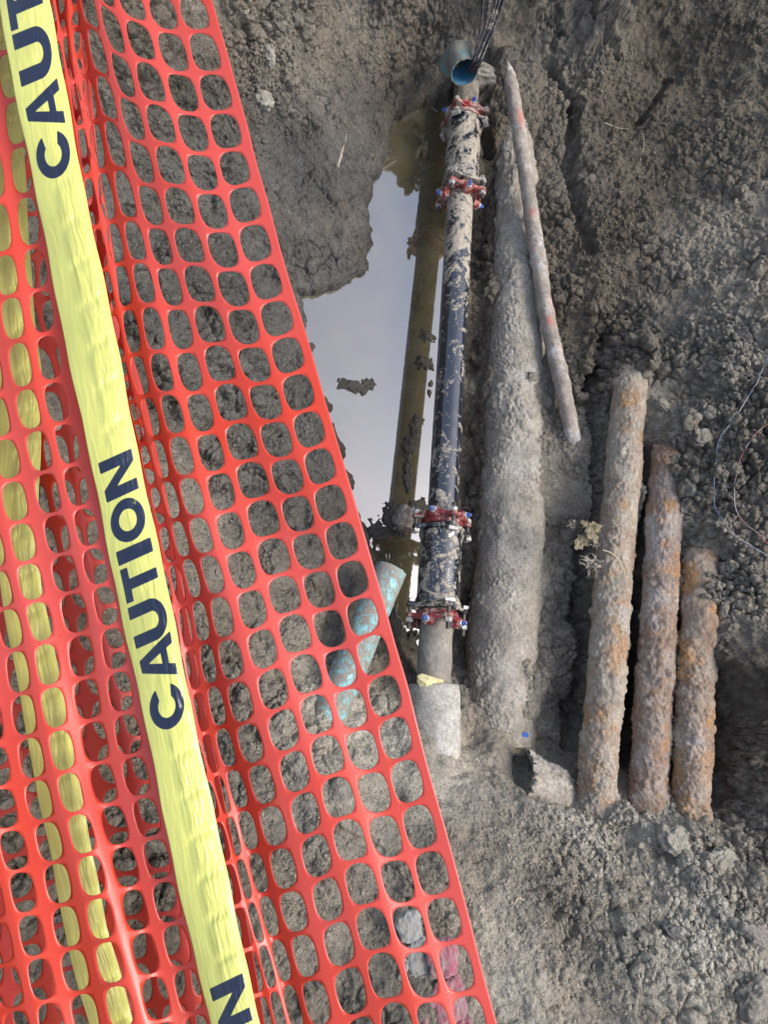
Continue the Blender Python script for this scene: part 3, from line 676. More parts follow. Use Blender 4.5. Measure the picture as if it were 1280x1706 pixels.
# ---------------- concrete casing round the lower end
ca0 = PA+axis_d*along(1141); casR = 43*depth(ca0)/F
cen = [ca0+axis_d*s_+np.array([0, 0, -.10*max(s_-.12, 0)]) for s_ in span(0, .62, 30)]
dn = np.linspace(0, .0, 30)
V_, F_ = tube([c+np.array([.004+.05*k/30, 0, 0]) for k, c in enumerate(cen)], casR, 72, .006, 14, 3, thick=.014)
V_ = np.array(V_); V_[:30*72] += noise3(V_[:30*72], 30, 88, 3)[:, None]*np.array([.001, 0, .004]); o = meshobj('pipe_casing', V_, F_, M_conc); set_origin(o, cen[0]); props(o, 'dusty grey casing pipe round the lower end of the black water pipe', 'casing pipe')
# foam lump stuffed at the rim
q0 = ca0+np.array([-.045, .012, RP*.98])
v = iv*(1+.35*noise3(iv, 1.6, 9, 3)[:, None])*np.array([.062, .030, .032]) ; sub = v@np.array([[.97, -.2, 0], [.2, .97, 0], [0, 0, 1]])
o = meshobj('foam_lump', sub, jf, M_foam, None, False, q0); props(o, 'torn lump of pale yellow foam stuffed at the rim of the grey casing', 'foam')

# ---------------- long pipe buried in silt
def px_path(pts, n=90):
    """pts: px, py, z of the centre line"""
    return cr([at(*p) for p in pts], n)
pth = px_path([(858, 225, .12), (862, 420, .14), (860, 560, .13), (858, 700, .13), (852, 860, .14), (844, 1000, .17), (835, 1120, .20), (830, 1235, .17)], 700)
rad = np.array([np.interp(i, [0, .15, .35, .45, .8, 1], [.125, .15, .165, .172, .175, .17]) for i in np.linspace(0, 1, 700)])
V_, F_ = tube(pth, rad, 300, .008, 7, 5); P3 = np.array(V_)
def clodden(V, path, seg, big, small, seed, thr=.1, fine=.0015):
    n = len(path); q = V[:n*seg].reshape(n, seg, 3); nr = q-np.asarray(path)[:, None]; nr /= np.linalg.norm(nr, axis=2)[..., None]; f = q.reshape(-1, 3)
    a, b, i_ = worley3(*(f*24).T, seed); a2_, b2_, i2_ = worley3(*(f*60).T, seed+3); m = ss(thr, thr+.35, noise3(f, 6, seed+7, 3)); m2 = ss(thr-.35, thr+.2, noise3(f, 9, seed+9, 3))
    d = big*dome(a, i_)*m+small*dome(a2_, i2_)*m2+fine*noise3(f, 120, seed+5, 2); V = V.copy(); V[:n*seg] = (q+nr*d.reshape(n, seg)[..., None]).reshape(-1, 3); return V
P3 = clodden(P3, pth, 300, .014, .008, 9, .10); 
o = meshobj('buried_pipe', P3, F_, M_mudpipe); set_origin(o, pth[0]); props(o, 'thick pipe half buried under a skin of grey silt beside the black water pipe', 'buried pipe')

# ---------------- thin white pipe leaning on the bank
tp = [(846, 103, .50), (853, 150, .46), (866, 230, .42), (882, 330, .38), (897, 430, .36), (911, 525, .35), (930, 610, .36), (945, 680, .375), (955, 730, .345), (964, 775, .29)]
pth = px_path(tp, 160); rr = np.array([np.interp(u, [0, .03, .1, .5, .9, .97, 1], [.003, .022, .038, .042, .040, .032, .010]) for u in np.linspace(0, 1, 160)])
V_, F_ = tube(pth, rr, 36, .0035, 20, 2); V_ = clodden(np.array(V_), pth, 36, .006, .004, 3, .05, .0008); o = meshobj('thin_pipe', V_, F_, M_thin); set_origin(o, pth[0])
props(o, 'thin bent pipe with peeling white skin and red paint marks, lying down the bank', 'thin pipe')
Pv = np.array(V_)[:160*36].reshape(160, 36, 3); pc = np.array([RM.T @ (q-[0, 0, HC]) for q in pth]); rw = CY-F*pc[:, 1]/-pc[:, 2]
th_ = np.linspace(0, 2*np.pi, 36, endpoint=False)[None]; pa = np.zeros((160, 36))
for (py, h, a0) in ((203, 13, 1.6), (360, 6, 1.0), (509, 11, 2.4), (541, 8, 1.2)):
    pa = np.maximum(pa, np.exp(-((rw[:, None]-py)/h)**2-((th_-a0)/.55)**2))
pa = np.concatenate([pa.ravel(), [0, 0]]); at_ = o.data.attributes.new('paint', 'FLOAT', 'POINT'); at_.data.foreach_set('value', pa.astype(np.float32))
# ---------------- three rusty service pipes in the east bank
def rusty(name_lab, pts, rpx, mat, seed, amp=.006):
    p = px_path(pts, 420); r = np.array([np.interp(u, [0, 1], rpx) for u in np.linspace(0, 1, 420)])
    r = np.array([r[i]*depth(p[i])/F for i in range(420)]); r = r*1.0
    V_, F_ = tube(p, r, 160, amp, 12, seed); V_ = np.array(V_); V_ = clodden(V_, p, 160, .014, .008, seed*5, -.1, .002); o = meshobj('rusty_pipe', V_, F_, mat); set_origin(o, p[0]); props(o, name_lab, 'rusty pipe', 'rusty pipes side by side in the bank')
    return p, r
RPp = rusty('leftmost and longest of the three rusty pipes, pale crusted, dry fibres on its side', [(1054, 590, .46), (1049, 655, .50), (1040, 760, .52), (1031, 870, .52), (1020, 1000, .53), (1011, 1120, .54), (1001, 1240, .54), (996, 1300, .525), (992, 1375, .49)], (27, 31), M_rust1, 1)
rusty('middle one of the three rusty pipes, brown and chalky white, between two dark gaps', [(1116, 715, .54), (1111, 785, .59), (1103, 920, .62), (1097, 1040, .62), (1090, 1160, .62), (1083, 1270, .59), (1079, 1330, .58), (1075, 1400, .54)], (25, 32), M_rust2, 2)
rusty('rightmost and shortest of the three rusty pipes, most orange, beside the black hole', [(1172, 870, .60), (1168, 950, .67), (1163, 1060, .70), (1158, 1160, .70), (1154, 1260, .68), (1151, 1340, .66), (1148, 1420, .62)], (28, 30), M_rust3, 3)

# ---------------- broken clay pipe end in front of the rusty pipes
bp = px_path([(862, 1296, .42), (890, 1306, .42), (930, 1326, .40), (975, 1348, .37), (1010, 1366, .33)], 160)
rb = np.array([np.interp(u, [0, .2, .6, 1], [.125, .12, .10, .08]) for u in np.linspace(0, 1, 160)])
V_, F_ = tube(bp, rb, 140, .016, 11, 8, thick=.014, ragged=(.10, 0)); V_ = np.array(V_); V2_ = clodden(V_[:160*140], bp, 140, .012, .008, 6, -.05, .002); V_[:160*140] = V2_; o = meshobj('broken_pipe', V_, F_, M_mudpipe); set_origin(o, bp[0]); props(o, 'short muddy broken pipe, open mouth facing left, at the foot of the rusty pipes', 'broken pipe')

# ---------------- blue-green plastic pipe slanting out of the puddle
gp = px_path([(652, 948, .34), (636, 985, .345), (612, 1040, .38), (588, 1100, .42), (560, 1160, .42), (535, 1215, .40)], 90)
V_, F_ = tube(gp, 27*depth(gp[0])/F, 64, .0015, 20, 5, thick=.006, ragged=(.006, 0)); o = meshobj('plastic_pipe', V_, F_, M_pvc); set_origin(o, gp[0])
props(o, 'muddy turquoise plastic pipe slanting toward the puddle, partly behind the orange net', 'plastic pipe')
for k, (dx, dy, l) in enumerate(((-3, -12, .05), (3, -14, .06))):
    a = at(646+dx*.3, 946, .35); b = at(646+dx, 925+dy*.2, .38); V_, F_ = tube([a, (a+b)/2+[.002, 0, 0], b], .0028, 8, caps=True); w = meshobj('wire_end', V_, F_, M_cable); set_origin(w, a)
    props(w, ('left', 'right')[k]+' one of two short wire ends sticking out of the turquoise plastic pipe', 'wire', 'wire ends in the turquoise pipe')

# ---------------- upper plastic elbow with the black cables
e0 = at(764, 92, .42); e1 = at(775, 122, .46)
ep = cr([e0+[-.01, .04, -.12], e0, (e0+e1)/2+[0, 0, .004], e1], 50); re = np.linspace(20, 23.5, 50)*depth(e1)/F
V_, F_ = tube(ep, re, 56, .003, 22, 6, thick=.007, ragged=(0, .012)); n_ = len(F_)
V_ = np.array(V_)
half = n_*0; mi = np.zeros(len(F_), int); mi[50*56-56:2*(49*56)] = 1
o = meshobj('conduit_stub', V_, F_, None, mats=[M_pvc2, M_pvc_in], mi=mi); set_origin(o, e0); props(o, 'short blue plastic conduit stub with open mouth above the black water pipe', 'conduit')
CB = [((778, 118), (790, 100), (796, 72), (802, 40), (808, -20)), ((782, 119), (793, 100), (800, 70), (812, 35), (822, -20)), ((785, 120), (795, 101), (806, 74), (822, 36), (838, -22)), ((789, 119), (799, 99), (811, 70), (826, 34), (842, -24)),
      ((781, 121), (795, 103), (803, 78), (815, 44), (832, -20)), ((786, 122), (800, 102), (812, 76), (826, 40), (845, -20)), ((777, 120), (789, 104), (799, 80), (808, 50), (818, -16)), ((791, 121), (803, 100), (813, 72), (828, 32), (846, -28))]
for k, c_ in enumerate(CB):
    zz = (.46, .55, .58, .60, .66); p = cr([at(c_[i][0], c_[i][1], zz[i]+.006*(k % 3)) for i in range(5)]+[at(c_[4][0]+12, c_[4][1]-90, .85), at(c_[4][0]+40, c_[4][1]-300, 1.3)], 60)
    V_, F_ = tube(p, .0075 if k not in (2, 3) else .010, 10, .0008, 40, k); w = meshobj('cable', V_, F_, M_cable); set_origin(w, p[0])
    props(w, 'muddy black cable bunched with others in the mouth of the blue conduit stub', 'cable', 'black cables rising from the conduit stub')

# ---------------- thin coloured wires on the east bank
def wire(pts, col, nm, lab, r=.0018):
    P = cr([hit(x, y, .012) for x, y in pts], 160)
    for i in range(160): P[i, 2] = max(float(gh(P[i, 0]+a_, P[i, 1]+b_)) for a_ in (-.012, 0, .012) for b_ in (-.012, 0, .012))+r+.002
    for _ in range(2): P[8:-8, 2] = np.maximum(np.convolve(P[:, 2], np.ones(17)/17, 'valid'), P[8:-8, 2]-.006)+.001
    t = NT(nm); c = t.mix(t.ramp(t.noise(14, 4, .6), [(.45, 0.), (.58, 1.)]), col, (.42, .40, .37)); m = t.fin(c, .5)
    V_, F_ = tube(P, r, 8); w = meshobj('wire', V_, F_, m); set_origin(w, P[0]); props(w, lab, 'wire')
wire([(1296, 570), (1272, 610), (1237, 668), (1210, 706), (1189, 735), (1180, 765), (1177, 800), (1180, 835), (1191, 862), (1215, 890), (1250, 915), (1292, 935)], (.11, .19, .32), 'blue_insulation', 'fine blue wire looping over the gravelly right bank')
wire([(1296, 700), (1268, 712), (1247, 735), (1229, 760), (1213, 795), (1209, 832), (1228, 865), (1252, 893), (1292, 925)], (.32, .085, .08), 'red_insulation', 'fine red wire inside the curve of the blue wire on the right bank')

# blue bottle cap
p = hit(870, 1224, .022); mb = MB(); Mx = Matrix.Translation(Vector(p)) @ Matrix.Rotation(.5, 4, 'X')
mb.prism(Mx, circ(.019, 20), -.008, .009, .0025); o = mb.build('bottle_cap', pvc('blue_cap_plastic', (.05, .13, .42), .30, 60), None, False); set_origin(o, p); props(o, 'small round blue plastic cap lying on grey silt left of the rusty pipes', 'cap')

# dry straws and roots on the soil
for k, (lab, pts, r) in enumerate((
  ('pale curved straw on the brown upper right bank', [(1006, 206), (1020, 212), (1034, 216), (1047, 217)], .0026),
  ('short upright straw on the upper bank right of the cables', [(988, 92), (990, 82), (996, 73)], .002),
  ('thin twig lying on the dry ground under the broken clay pipe', [(855, 1506), (862, 1495), (872, 1498)], .002),
  ('thin pale straw on the ground at the bottom, near the net edge', [(900, 1540), (908, 1533), (914, 1527)], .002),
  ('pale stem on the right bank above the thick straw shadow', [(1071, 225), (1072, 245), (1066, 270)], .002),
  ('straw fallen on the mud at the water edge above the puddle', [(678, 180), (690, 186), (704, 189)], .0022),
  ('second straw at the water edge, nearer the black pipe', [(718, 180), (727, 187), (738, 197)], .0022))):
    P = cr([hit(x, y, .006) for x, y in pts], 16); V_, F_ = tube(P, r, 6); o = meshobj('straw', V_, F_, M_straw); set_origin(o, P[0]); props(o, lab, 'straw')

# dry leafy fibres caught on the first rusty pipe
def scrap(lab, px, py, size, seed, mat=M_leaf, nleaf=7, lift=.05, z0=None):
    thin = mat is not M_leaf; nleaf = nleaf*3 if thin else nleaf
    rg_ = np.random.default_rng(seed); mb = MB(); c = at(px, py, z0) if z0 else hit(px, py, lift)
    for k in range(nleaf):
        a = rg_.uniform(0, 6.28); el = rg_.uniform(-.2, .8); L = size*rg_.uniform(.5, 1.1); w = L*(rg_.uniform(.02, .09) if thin else rg_.uniform(.08, .40)); L *= .8 if thin else 1; n = 8
        d = np.array([math.cos(a)*math.cos(el), math.sin(a)*math.cos(el), math.sin(el)]); s = np.cross(d, [0, 0, 1.]); s /= np.linalg.norm(s); u = np.cross(s, d)
        top = []; st = c+rg_.normal(0, size*.12, 3)
        for i in range(n):
            q = i/(n-1); ww = w*math.sin(math.pi*min(q*.85+.08, 1))*(1+.5*math.sin(q*23+k)); cc_ = st+d*L*q+u*(-.3*L*q*q+(.16 if thin else .05)*L*math.sin(q*9+k))+s*(.18*L*math.sin(q*5+k*2) if thin else 0)
            top.append([cc_-s*ww, cc_-s*ww*.5+u*ww*.3, cc_+u*ww*.05, cc_+s*ww*.5+u*ww*.35, cc_+s*ww])
        V2 = [p for r_ in top for p in r_]; nb_ = len(V2); V2 = V2+[p-u*.0012 for p in V2]; Fs = []
        for i in range(n-1):
            for j in range(4):
                A = i*5+j; Fs.append((A, A+1, A+6, A+5)); Fs.append((nb_+A, nb_+A+5, nb_+A+6, nb_+A+1))
        for i in range(n-1):
            A = i*5; Fs.append((A, A+5, nb_+A+5, nb_+A)); A += 4; Fs.append((A, nb_+A, nb_+A+5, A+5))
        mb.add(V2, Fs)
    o = mb.build('dry_scrap', mat, None, False); set_origin(o, c); props(o, lab, 'plant scrap')
M_pale = simple('bleached_fibre', (.26, .23, .18), .9, 0, 60, .4, .6)
scrap('crumpled brown dry leaf sticking out left of the longest rusty pipe', 982, 884, .10, 3, nleaf=9, z0=.62)
scrap('small pale tuft left of the crumpled brown leaf', 955, 876, .035, 8, M_pale, 8, z0=.58)
scrap('white frayed fibre tuft on top of the longest rusty pipe', 1024, 872, .04, 5, M_pale, 7, z0=.66)
scrap('white shredded scrap just below the crumpled brown leaf', 993, 902, .045, 7, M_pale, 4, z0=.63)
scrap('ragged pale fibre tuft clinging lowest on the longest rusty pipe', 985, 940, .075, 12, M_pale, 9, z0=.60)
for k, (lab, pts) in enumerate((('long pale root draped across the longest rusty pipe', [(1004, 916), (1018, 921), (1030, 932), (1036, 948), (1030, 957)]), ('curled root on the longest rusty pipe just above the draped root', [(1020, 898), (1031, 890), (1032, 880), (1026, 873)]), ('short root lying right of the draped root', [(1036, 930), (1043, 924), (1050, 918)]))):
    P = cr([at(x, y, .665-.0009*abs(x-1025)) for x, y in pts], 30); V_, F_ = tube(P, .0028, 7, .001, 40, k); o = meshobj('root', V_, F_, M_root); set_origin(o, P[0]); props(o, lab, 'root')

# separate big clods and stones one can point to
def rock(name, lab, px, py, sx, sy, sz, mat, seed, lift=.0, rot=0, cat='clod', grp=None):
    v, f = ico(5); p = hit(px, py); s = depth(p)/F
    n1 = noise3(v, 1.1, seed, 3)[:, None]; n2 = noise3(v, 3.2, seed+9, 3)[:, None]; n3 = noise3(v, 9, seed+19, 2)[:, None]
    v = v*(1+.30*n1+.20*n2+.08*n3); v = np.sign(v)*np.abs(v)**.85; v = v*np.array([sx*s, sy*s, sz*s]); a = rot
    v = v @ np.array([[math.cos(a), math.sin(a), 0], [-math.sin(a), math.cos(a), 0], [0, 0, 1]])
    o = meshobj(name, v, f, mat, None, True, [p[0], p[1], p[2]+lift+sz*s*.15]); props(o, lab, cat, grp)
cl = crust('pale_clod', (.25, .23, .185), [((.31, .29, .24), 12, .5, .65, 2, .6)], 1.0); cl2 = crust('dark_stone', (.11, .105, .10), [((.2, .19, .175), 14, .55, .65, 2, .8)], .8); cl3 = crust('brown_clod', (.20, .18, .15), [((.13, .115, .095), 14, .5, .65, 2, .6)], 1.0)
for r_ in (('clod', 'big pale grey clod standing at the foot of the longest rusty pipe', 985, 1335, 20, 24, 22, cl, 1, 0, .4), ('clod', 'flat pale clod low on the right bank, just left of the picture edge', 1195, 1440, 36, 24, 14, cl, 2, 0, .5), ('clod', 'angular clod on the right bank under the black hole', 1120, 1400, 22, 26, 18, cl, 3, 0, 1.),
  ('stone', 'dark grey stone on the pale slope at the bottom right', 1122, 1552, 22, 12, 12, cl2, 4, 0, -.5), ('stone', 'small dark stone above the larger dark stone at the bottom right', 1160, 1470, 12, 11, 9, cl2, 5, 0, .3), ('clod', 'squarish clod resting between the middle and right rusty pipes', 1148, 1320, 14, 15, 12, cl3, 6, .01, .3),
  ('clod', 'chunky clod beside the blue wire on the right bank', 1168, 732, 17, 13, 12, cl3, 7, 0, .2), ('clod', 'clod near the top end of the middle rusty pipe', 1106, 676, 14, 8, 8, cl, 8, 0, -.5), ('clod', 'rounded clod high on the right bank above the blue wire', 1180, 690, 13, 12, 10, cl3, 9, 0, .9),
  ('clod', 'tall clod below the blue wire bend', 1150, 818, 9, 12, 9, cl3, 10, 0, .2), ('clod', 'light clod on the upper left bank beside the net edge', 447, 96, 13, 18, 14, cl, 11, 0, .2), ('clod', 'pale lump further down the left bank near the net edge', 440, 170, 14, 16, 10, cl, 12, 0, .8),
  ('clod', 'large lump of clay beside the red gland ring above the shiny sleeve', 676, 862, 26, 18, 12, cl3, 13, -.01, .5), ('clod', 'long ridge of rubble on the far bottom right edge', 1262, 1560, 34, 18, 14, cl3, 14, 0, -.5), ('clod', 'brown clod at the lowest right corner', 1255, 1665, 34, 30, 20, cl3, 15, 0, .4),
  ('clod', 'wide rough collar of mortar arching over the top end of the black water pipe', 790, 146, 48, 15, 30, M_mudpipe, 21, .05, .05), ('clod', 'lone knob of clay on the silt left of the thin pipe end', 885, 628, 8, 8, 6, cl3, 16, 0, 0)): rock(*r_, cat=r_[0])

# ---------------- work gloves dropped on the ground
def cloth_mat(name, col, cover, mudc):
    t = NT(name); c, r, nb, m = mud_over(t, col, .85, cover, sc=24, mudc=mudc, edge=.12); nb = t.bump(t.voro(420), .35, .002, nb); return t.fin(c, .9, nb, Sheen_Weight=.3)
M_gr = cloth_mat('grey_knit', (.24, .25, .235), .50, (.20, .18, .145)); M_cr = cloth_mat('faded_crimson_rubber', (.27, .055, .085), .47, (.22, .17, .15))
def glove(lab, px, py, ang, sc, cmat, fmat, seed, cuffm):
    """lying work glove: flattened hand, five fingers, ribbed cuff"""
    p = hit(px, py, .012); root = empty('work_glove', p); props(root, lab, 'glove')
    def pad(chain, name, mat):
        rings = []
        for (x, y, z, w, h, dx, dy) in chain:
            r = []
            L = math.hypot(dx, dy); nx_, ny_ = -dy/L, dx/L
            for i in range(20):
                a = 2*math.pi*i/20; r.append(((x+nx_*w*math.cos(a))*sc, (y+ny_*w*math.cos(a))*sc, (z+h*math.sin(a)*(1+.12*math.cos(3*a+seed)))*sc))
            rings.append(r)
        mb = MB(); mb.loft(rings); o = mb.build(name, mat, root, True); mod = o.modifiers.new('s', 'SUBSURF'); mod.levels = mod.render_levels = 3
        tx = bpy.data.textures.new('w', 'CLOUDS'); tx.noise_scale = .022; tx.noise_depth = 3; md = o.modifiers.new('d', 'DISPLACE'); md.texture = tx; md.strength = .018*sc
    pad([(0, 0, .012, .028, .010, 0, 1), (0, .01, .014, .036, .014, 0, 1), (0, .04, .015, .044, .016, 0, 1), (.002, .08, .014, .046, .016, 0, 1), (.003, .10, .012, .040, .012, 0, 1)], 'palm', cmat)
    pad([(0, -.085, .010, .036, .012, 0, 1), (.001, -.06, .014, .046, .022, 0, 1), (0, -.025, .013, .036, .016, 0, 1), (0, .004, .013, .033, .013, 0, 1)], 'cuff', cuffm)
    for k, (fx, ln, sp) in enumerate(((-.034, .055, -.25), (-.012, .075, -.08), (.013, .078, .10), (.035, .062, .28))):
        ch = []
        for i in range(6):
            q = i/5; a = sp+.35*q*math.sin(seed+k); ch.append((fx+math.sin(a)*ln*q, .092+math.cos(a)*ln*q, .013+.010*math.sin(q*3+k), .0115*(1-.25*q), .009*(1-.2*q), math.sin(a), math.cos(a)))
        pad(ch, 'finger', fmat)
    ch = [(.040+.038*q, .03+.045*q, .014+.008*q, .0135*(1-.25*q), .010*(1-.2*q), .7, .7) for q in (0, .25, .5, .75, 1)]
    pad(ch, 'thumb', fmat)
    root.rotation_euler = (0, 0, ang)
glove('faded crimson work glove, fingers toward the bottom edge, seen through the net', 738, 1622, math.pi+.15, 1.35, M_cr, M_cr, 2, M_cr)
glove('grey knit work glove above the crimson one, seen through the net', 686, 1562, math.pi+.35, 1.1, M_gr, M_gr, 5, M_gr)

# white-streaked pale root on the clay at the upper left
P = cr([hit(x, y, .003) for x, y in ((577, 225), (572, 245), (566, 265), (562, 280))], 24); V_, F_ = tube(P, np.linspace(.004, .012, 24), 12, .004, 40, 3); o = meshobj('root', V_, F_, M_pale); set_origin(o, P[0]); props(o, 'short chalky white root stub in the wet clay above the puddle', 'root')

# ================================================================ SAFETY NET AND TAPE
t = NT('orange_net_plastic')
gn = t.n('ShaderNodeSeparateXYZ'); t.t.links.new(t.tc.outputs['Object'], gn.inputs[0])
c = t.mix(t.ramp(t.noise(2.5, 3, .5), [(.38, 0.), (.62, 1.)]), (.68, .050, .014), (.70, .085, .060))
st_ = t.noise(30, 3, .6, t.co((1.5, .25, .25)))
dst = t.math('MULTIPLY', t.ramp(t.noise(34, 6, .7), [(.62, 0.), (.72, .35)]), t.ramp(t.noise(5, 3, .6), [(.52, 0.), (.66, 1.)]))
c = t.mix(dst, c, (.36, .28, .22))
def see_through(t, c, w):
    tr = t.n('ShaderNodeBsdfTranslucent'); t.put(tr.inputs[0], c); mx = t.n('ShaderNodeMixShader'); mx.inputs[0].default_value = w
    t.t.links.new(t.b.outputs[0], mx.inputs[1]); t.t.links.new(tr.outputs[0], mx.inputs[2]); t.t.links.new(mx.outputs[0], t.t.nodes['Material Output'].inputs[0])
M_net = t.fin(c, t.ramp(st_, [(.3, .28), (.7, .46)]), t.bump(st_, .14, .002), Specular_IOR_Level=.75); see_through(t, c, .33)
def D_of(py): return float(np.interp(py, [-700, -200, 150, 1380, 1900, 2400], [1.07, 1.0, .95, .80, .75, .70]))
COLS = {1: [(323,25),(340.6,89),(358,155),(375,219),(389.7,281),(407,341),(424,405.6),(442,470),(460,531),(478,592),(496,654),(514,716),(532,777),(549.6,838),(568,901),(586,965),(603,1027),(621,1091),(640,1159),(658,1229),(677,1301),(698,1377),(719,1454),(739,1531),(759,1610),(780,1690)],
 2: [(273,25),(289,89),(305.6,156),(322.5,223),(337.5,289),(355,353),(372,417),(390,482),(407,545.5),(425,608),(444,670),(462,733),(480,794.6),(497,856),(516,919),(533,982),(550,1047.6),(569,1113),(586,1180),(605,1249.5),(624.6,1320),(643.6,1393),(664,1468),(683,1544),(703,1621),(723,1700)],
 3: [(220,11),(233,67),(250,137.5),(267,206),(283,275),(298,344),(314,409),(331,472),(348.7,541),(365,605),(384,669.5),(402,736),(420.6,799),(439,863.5),(456,926),(473.7,990),(491,1054),(509.7,1121.5),(527,1189),(545,1257),(563.5,1326.5),(582,1398),(602,1471),(621,1545.7),(640,1621),(660,1700)],
 4: [(171,-20),(187.5,53),(205,128),(220,200),(236,272),(251.6,344),(267,412),(283,478),(300,549),(316,621),(334,688),(351.6,755),(369,819),(384,885),(403,950),(421,1015),(438.5,1081),(456,1147),(473.7,1216),(491.5,1285),(510,1354),(528,1425),(547,1498),(566,1572),(585,1648),(605,1724)],
 5: [(132,-66),(147,8),(162,85),(177,163),(190.6,237),(208,325),(225,403),(239,469),(256,549),(269,621),(287.5,689),(302,760),(319,827),(334,892.5),(353,955),(369,1029),(382,1098),(398.6,1170),(415,1238),(436,1307),(454,1375),(471,1447),(488,1518),(507,1592),(525,1668),(545,1745)]}
NR = 26
CT = np.zeros((20, NR, 2))
for k in range(1, 6): CT[k] = COLS[k]
rows = np.arange(NR)
CT[0] = 2*CT[1]-CT[2]
CT[0] = CT[1]+(CT[1]-CT[2])*1.0
offs = [(-36, 14), (-24, 10), (-20, 8), (-46, 14), (-54, 14), (-50, 12), (-56, 14), (-50, 12), (-55, 14), (-52, 12), (-55, 12), (-55, 12), (-55, 12), (-55, 12)]
for k, (dx, dy) in enumerate(offs):
    sc_ = np.interp(rows, [0, 8, 25], [.80, .95, 1.1]); wob = 5*np.sin(rows*.55+k*1.7)
    CT[6+k, :, 0] = CT[5+k, :, 0]+dx*sc_+wob*.6; CT[6+k, :, 1] = CT[5+k, :, 1]+dy*sc_-8*(k == 0)
def net_pt(CT, c, r, dep):
    """continuous column / row -> 3-D point"""
    c = min(max(c, 0), CT.shape[0]-1.001); i = int(c); u = c-i
    def rowpt(k):
        P = CT[k]; r_ = min(max(r, -12.), CT.shape[1]+11.)
        if r_ <= 0: return P[0]+(P[1]-P[0])*r_
        if r_ >= CT.shape[1]-1: return P[-1]+(P[-1]-P[-2])*(r_-CT.shape[1]+1)
        j = min(int(r_), CT.shape[1]-2); v = r_-j; a = P[max(j-1, 0)]; b = P[j]; c2 = P[j+1]; d = P[min(j+2, CT.shape[1]-1)]
        return .5*((2*b)+(-a+c2)*v+(2*a-5*b+4*c2-d)*v*v+(-a+3*b-3*c2+d)*v**3)
    # smooth across columns too
    p0, p1, p2, p3 = rowpt(max(i-1, 0)), rowpt(i), rowpt(i+1), rowpt(min(i+2, CT.shape[0]-1))
    q = .5*((2*p1)+(-p0+p2)*u+(2*p0-5*p1+4*p2-p3)*u*u+(-p0+3*p1-3*p2+p3)*u**3)
    return atd(q[0], q[1], dep(c, r, q))
def build_net(name, CT, c_min, c_max, r_min, r_max, dep, hw, hh, edge, lab):
    V = []; Fc = []; key = {}
    def vid(c, r, n=None):
        k = (round(c, 4), round(r, 4))
        if k not in key: key[k] = len(V); V.append(net_pt(CT, c, r, dep))
        return key[k]
    m = 8          # vertices per cell side
    bdr = [(-.5+i/m, -.5) for i in range(m)]+[(.5, -.5+i/m) for i in range(m)]+[(.5-i/m, .5) for i in range(m)]+[(-.5, .5-i/m) for i in range(m)]
    for ci in range(c_min, c_max+1):
        for ri in range(r_min, r_max+1):
            w, h = hw(ci, ri), hh(ci, ri); rg_ = .97+.06*h2(np.array([ci+50]), np.array([ri+50]), 3)[0]
            loops = []
            hole = []
            for (a, b) in bdr:
                th = math.atan2(b, a); n = 2.75; rr_ = (abs(math.cos(th))**n+abs(math.sin(th))**n)**(-1/n)
                hole.append((w*rg_*rr_*math.cos(th), h*rr_*math.sin(th)))
            for q in (0., .55, 1.):
                loops.append([vid(ci+a+(x-a)*q, ri+b+(y-b)*q) for (a, b), (x, y) in zip(bdr, hole)])
            for A, B in zip(loops[:-1], loops[1:]):
                for i in range(len(A)):
                    j = (i+1) % len(A); Fc.append((A[i], B[i], B[j], A[j]))
    if edge:      # plain selvedge strip outside the first column
        e0, e1 = edge; c_lo = c_min-.5
        for ri in range(r_min, r_max+1):
            for i in range(m):
                ra, rb_ = ri-.5+i/m, ri-.5+(i+1)/m
                for s in range(3):
                    ca_, cb = c_lo-(e1)*s/3, c_lo-(e1)*(s+1)/3
                    Fc.append((vid(ca_, ra), vid(cb, ra), vid(cb, rb_), vid(ca_, rb_)))
    o = meshobj(name, V, Fc, M_net); c0_ = np.mean(np.array(V), axis=0); set_origin(o, c0_)
    sm = o.modifiers.new('thick', 'SOLIDIFY'); sm.thickness = .0008; sm.offset = 0
    props(o, lab, 'safety net'); return o
def dep_front(c, r, q):
    d = D_of(q[1])
    d += -.0005*math.cos(2*math.pi*(c-.5))*ss(.8, 1.4, c)              # stiff vertical bands stand proud of the thin strands
    d += .009*math.sin(c*1.3+r*.33)*ss(0, 3, c)+.003*math.sin(r*.9+c*.5)
    fold = ss(4.6, 6.3, c)*(1-ss(7.6, 9., c)); d += .030*fold
    d += .012*math.sin((c-8.5)*2.1+r*.21)*ss(10.3, 12, c)
    return float(d)
hwF = lambda c, r: .375+(.04 if c in (1, 2, 3) else 0)-(.03 if c > 8 else 0); hhF = lambda c, r: .455
netA = build_net('safety_net', CT, 1, 17, -8, NR+7, dep_front, hwF, hhF, (1, .17), 'front orange safety net, its straight right selvedge running down to the bottom edge')
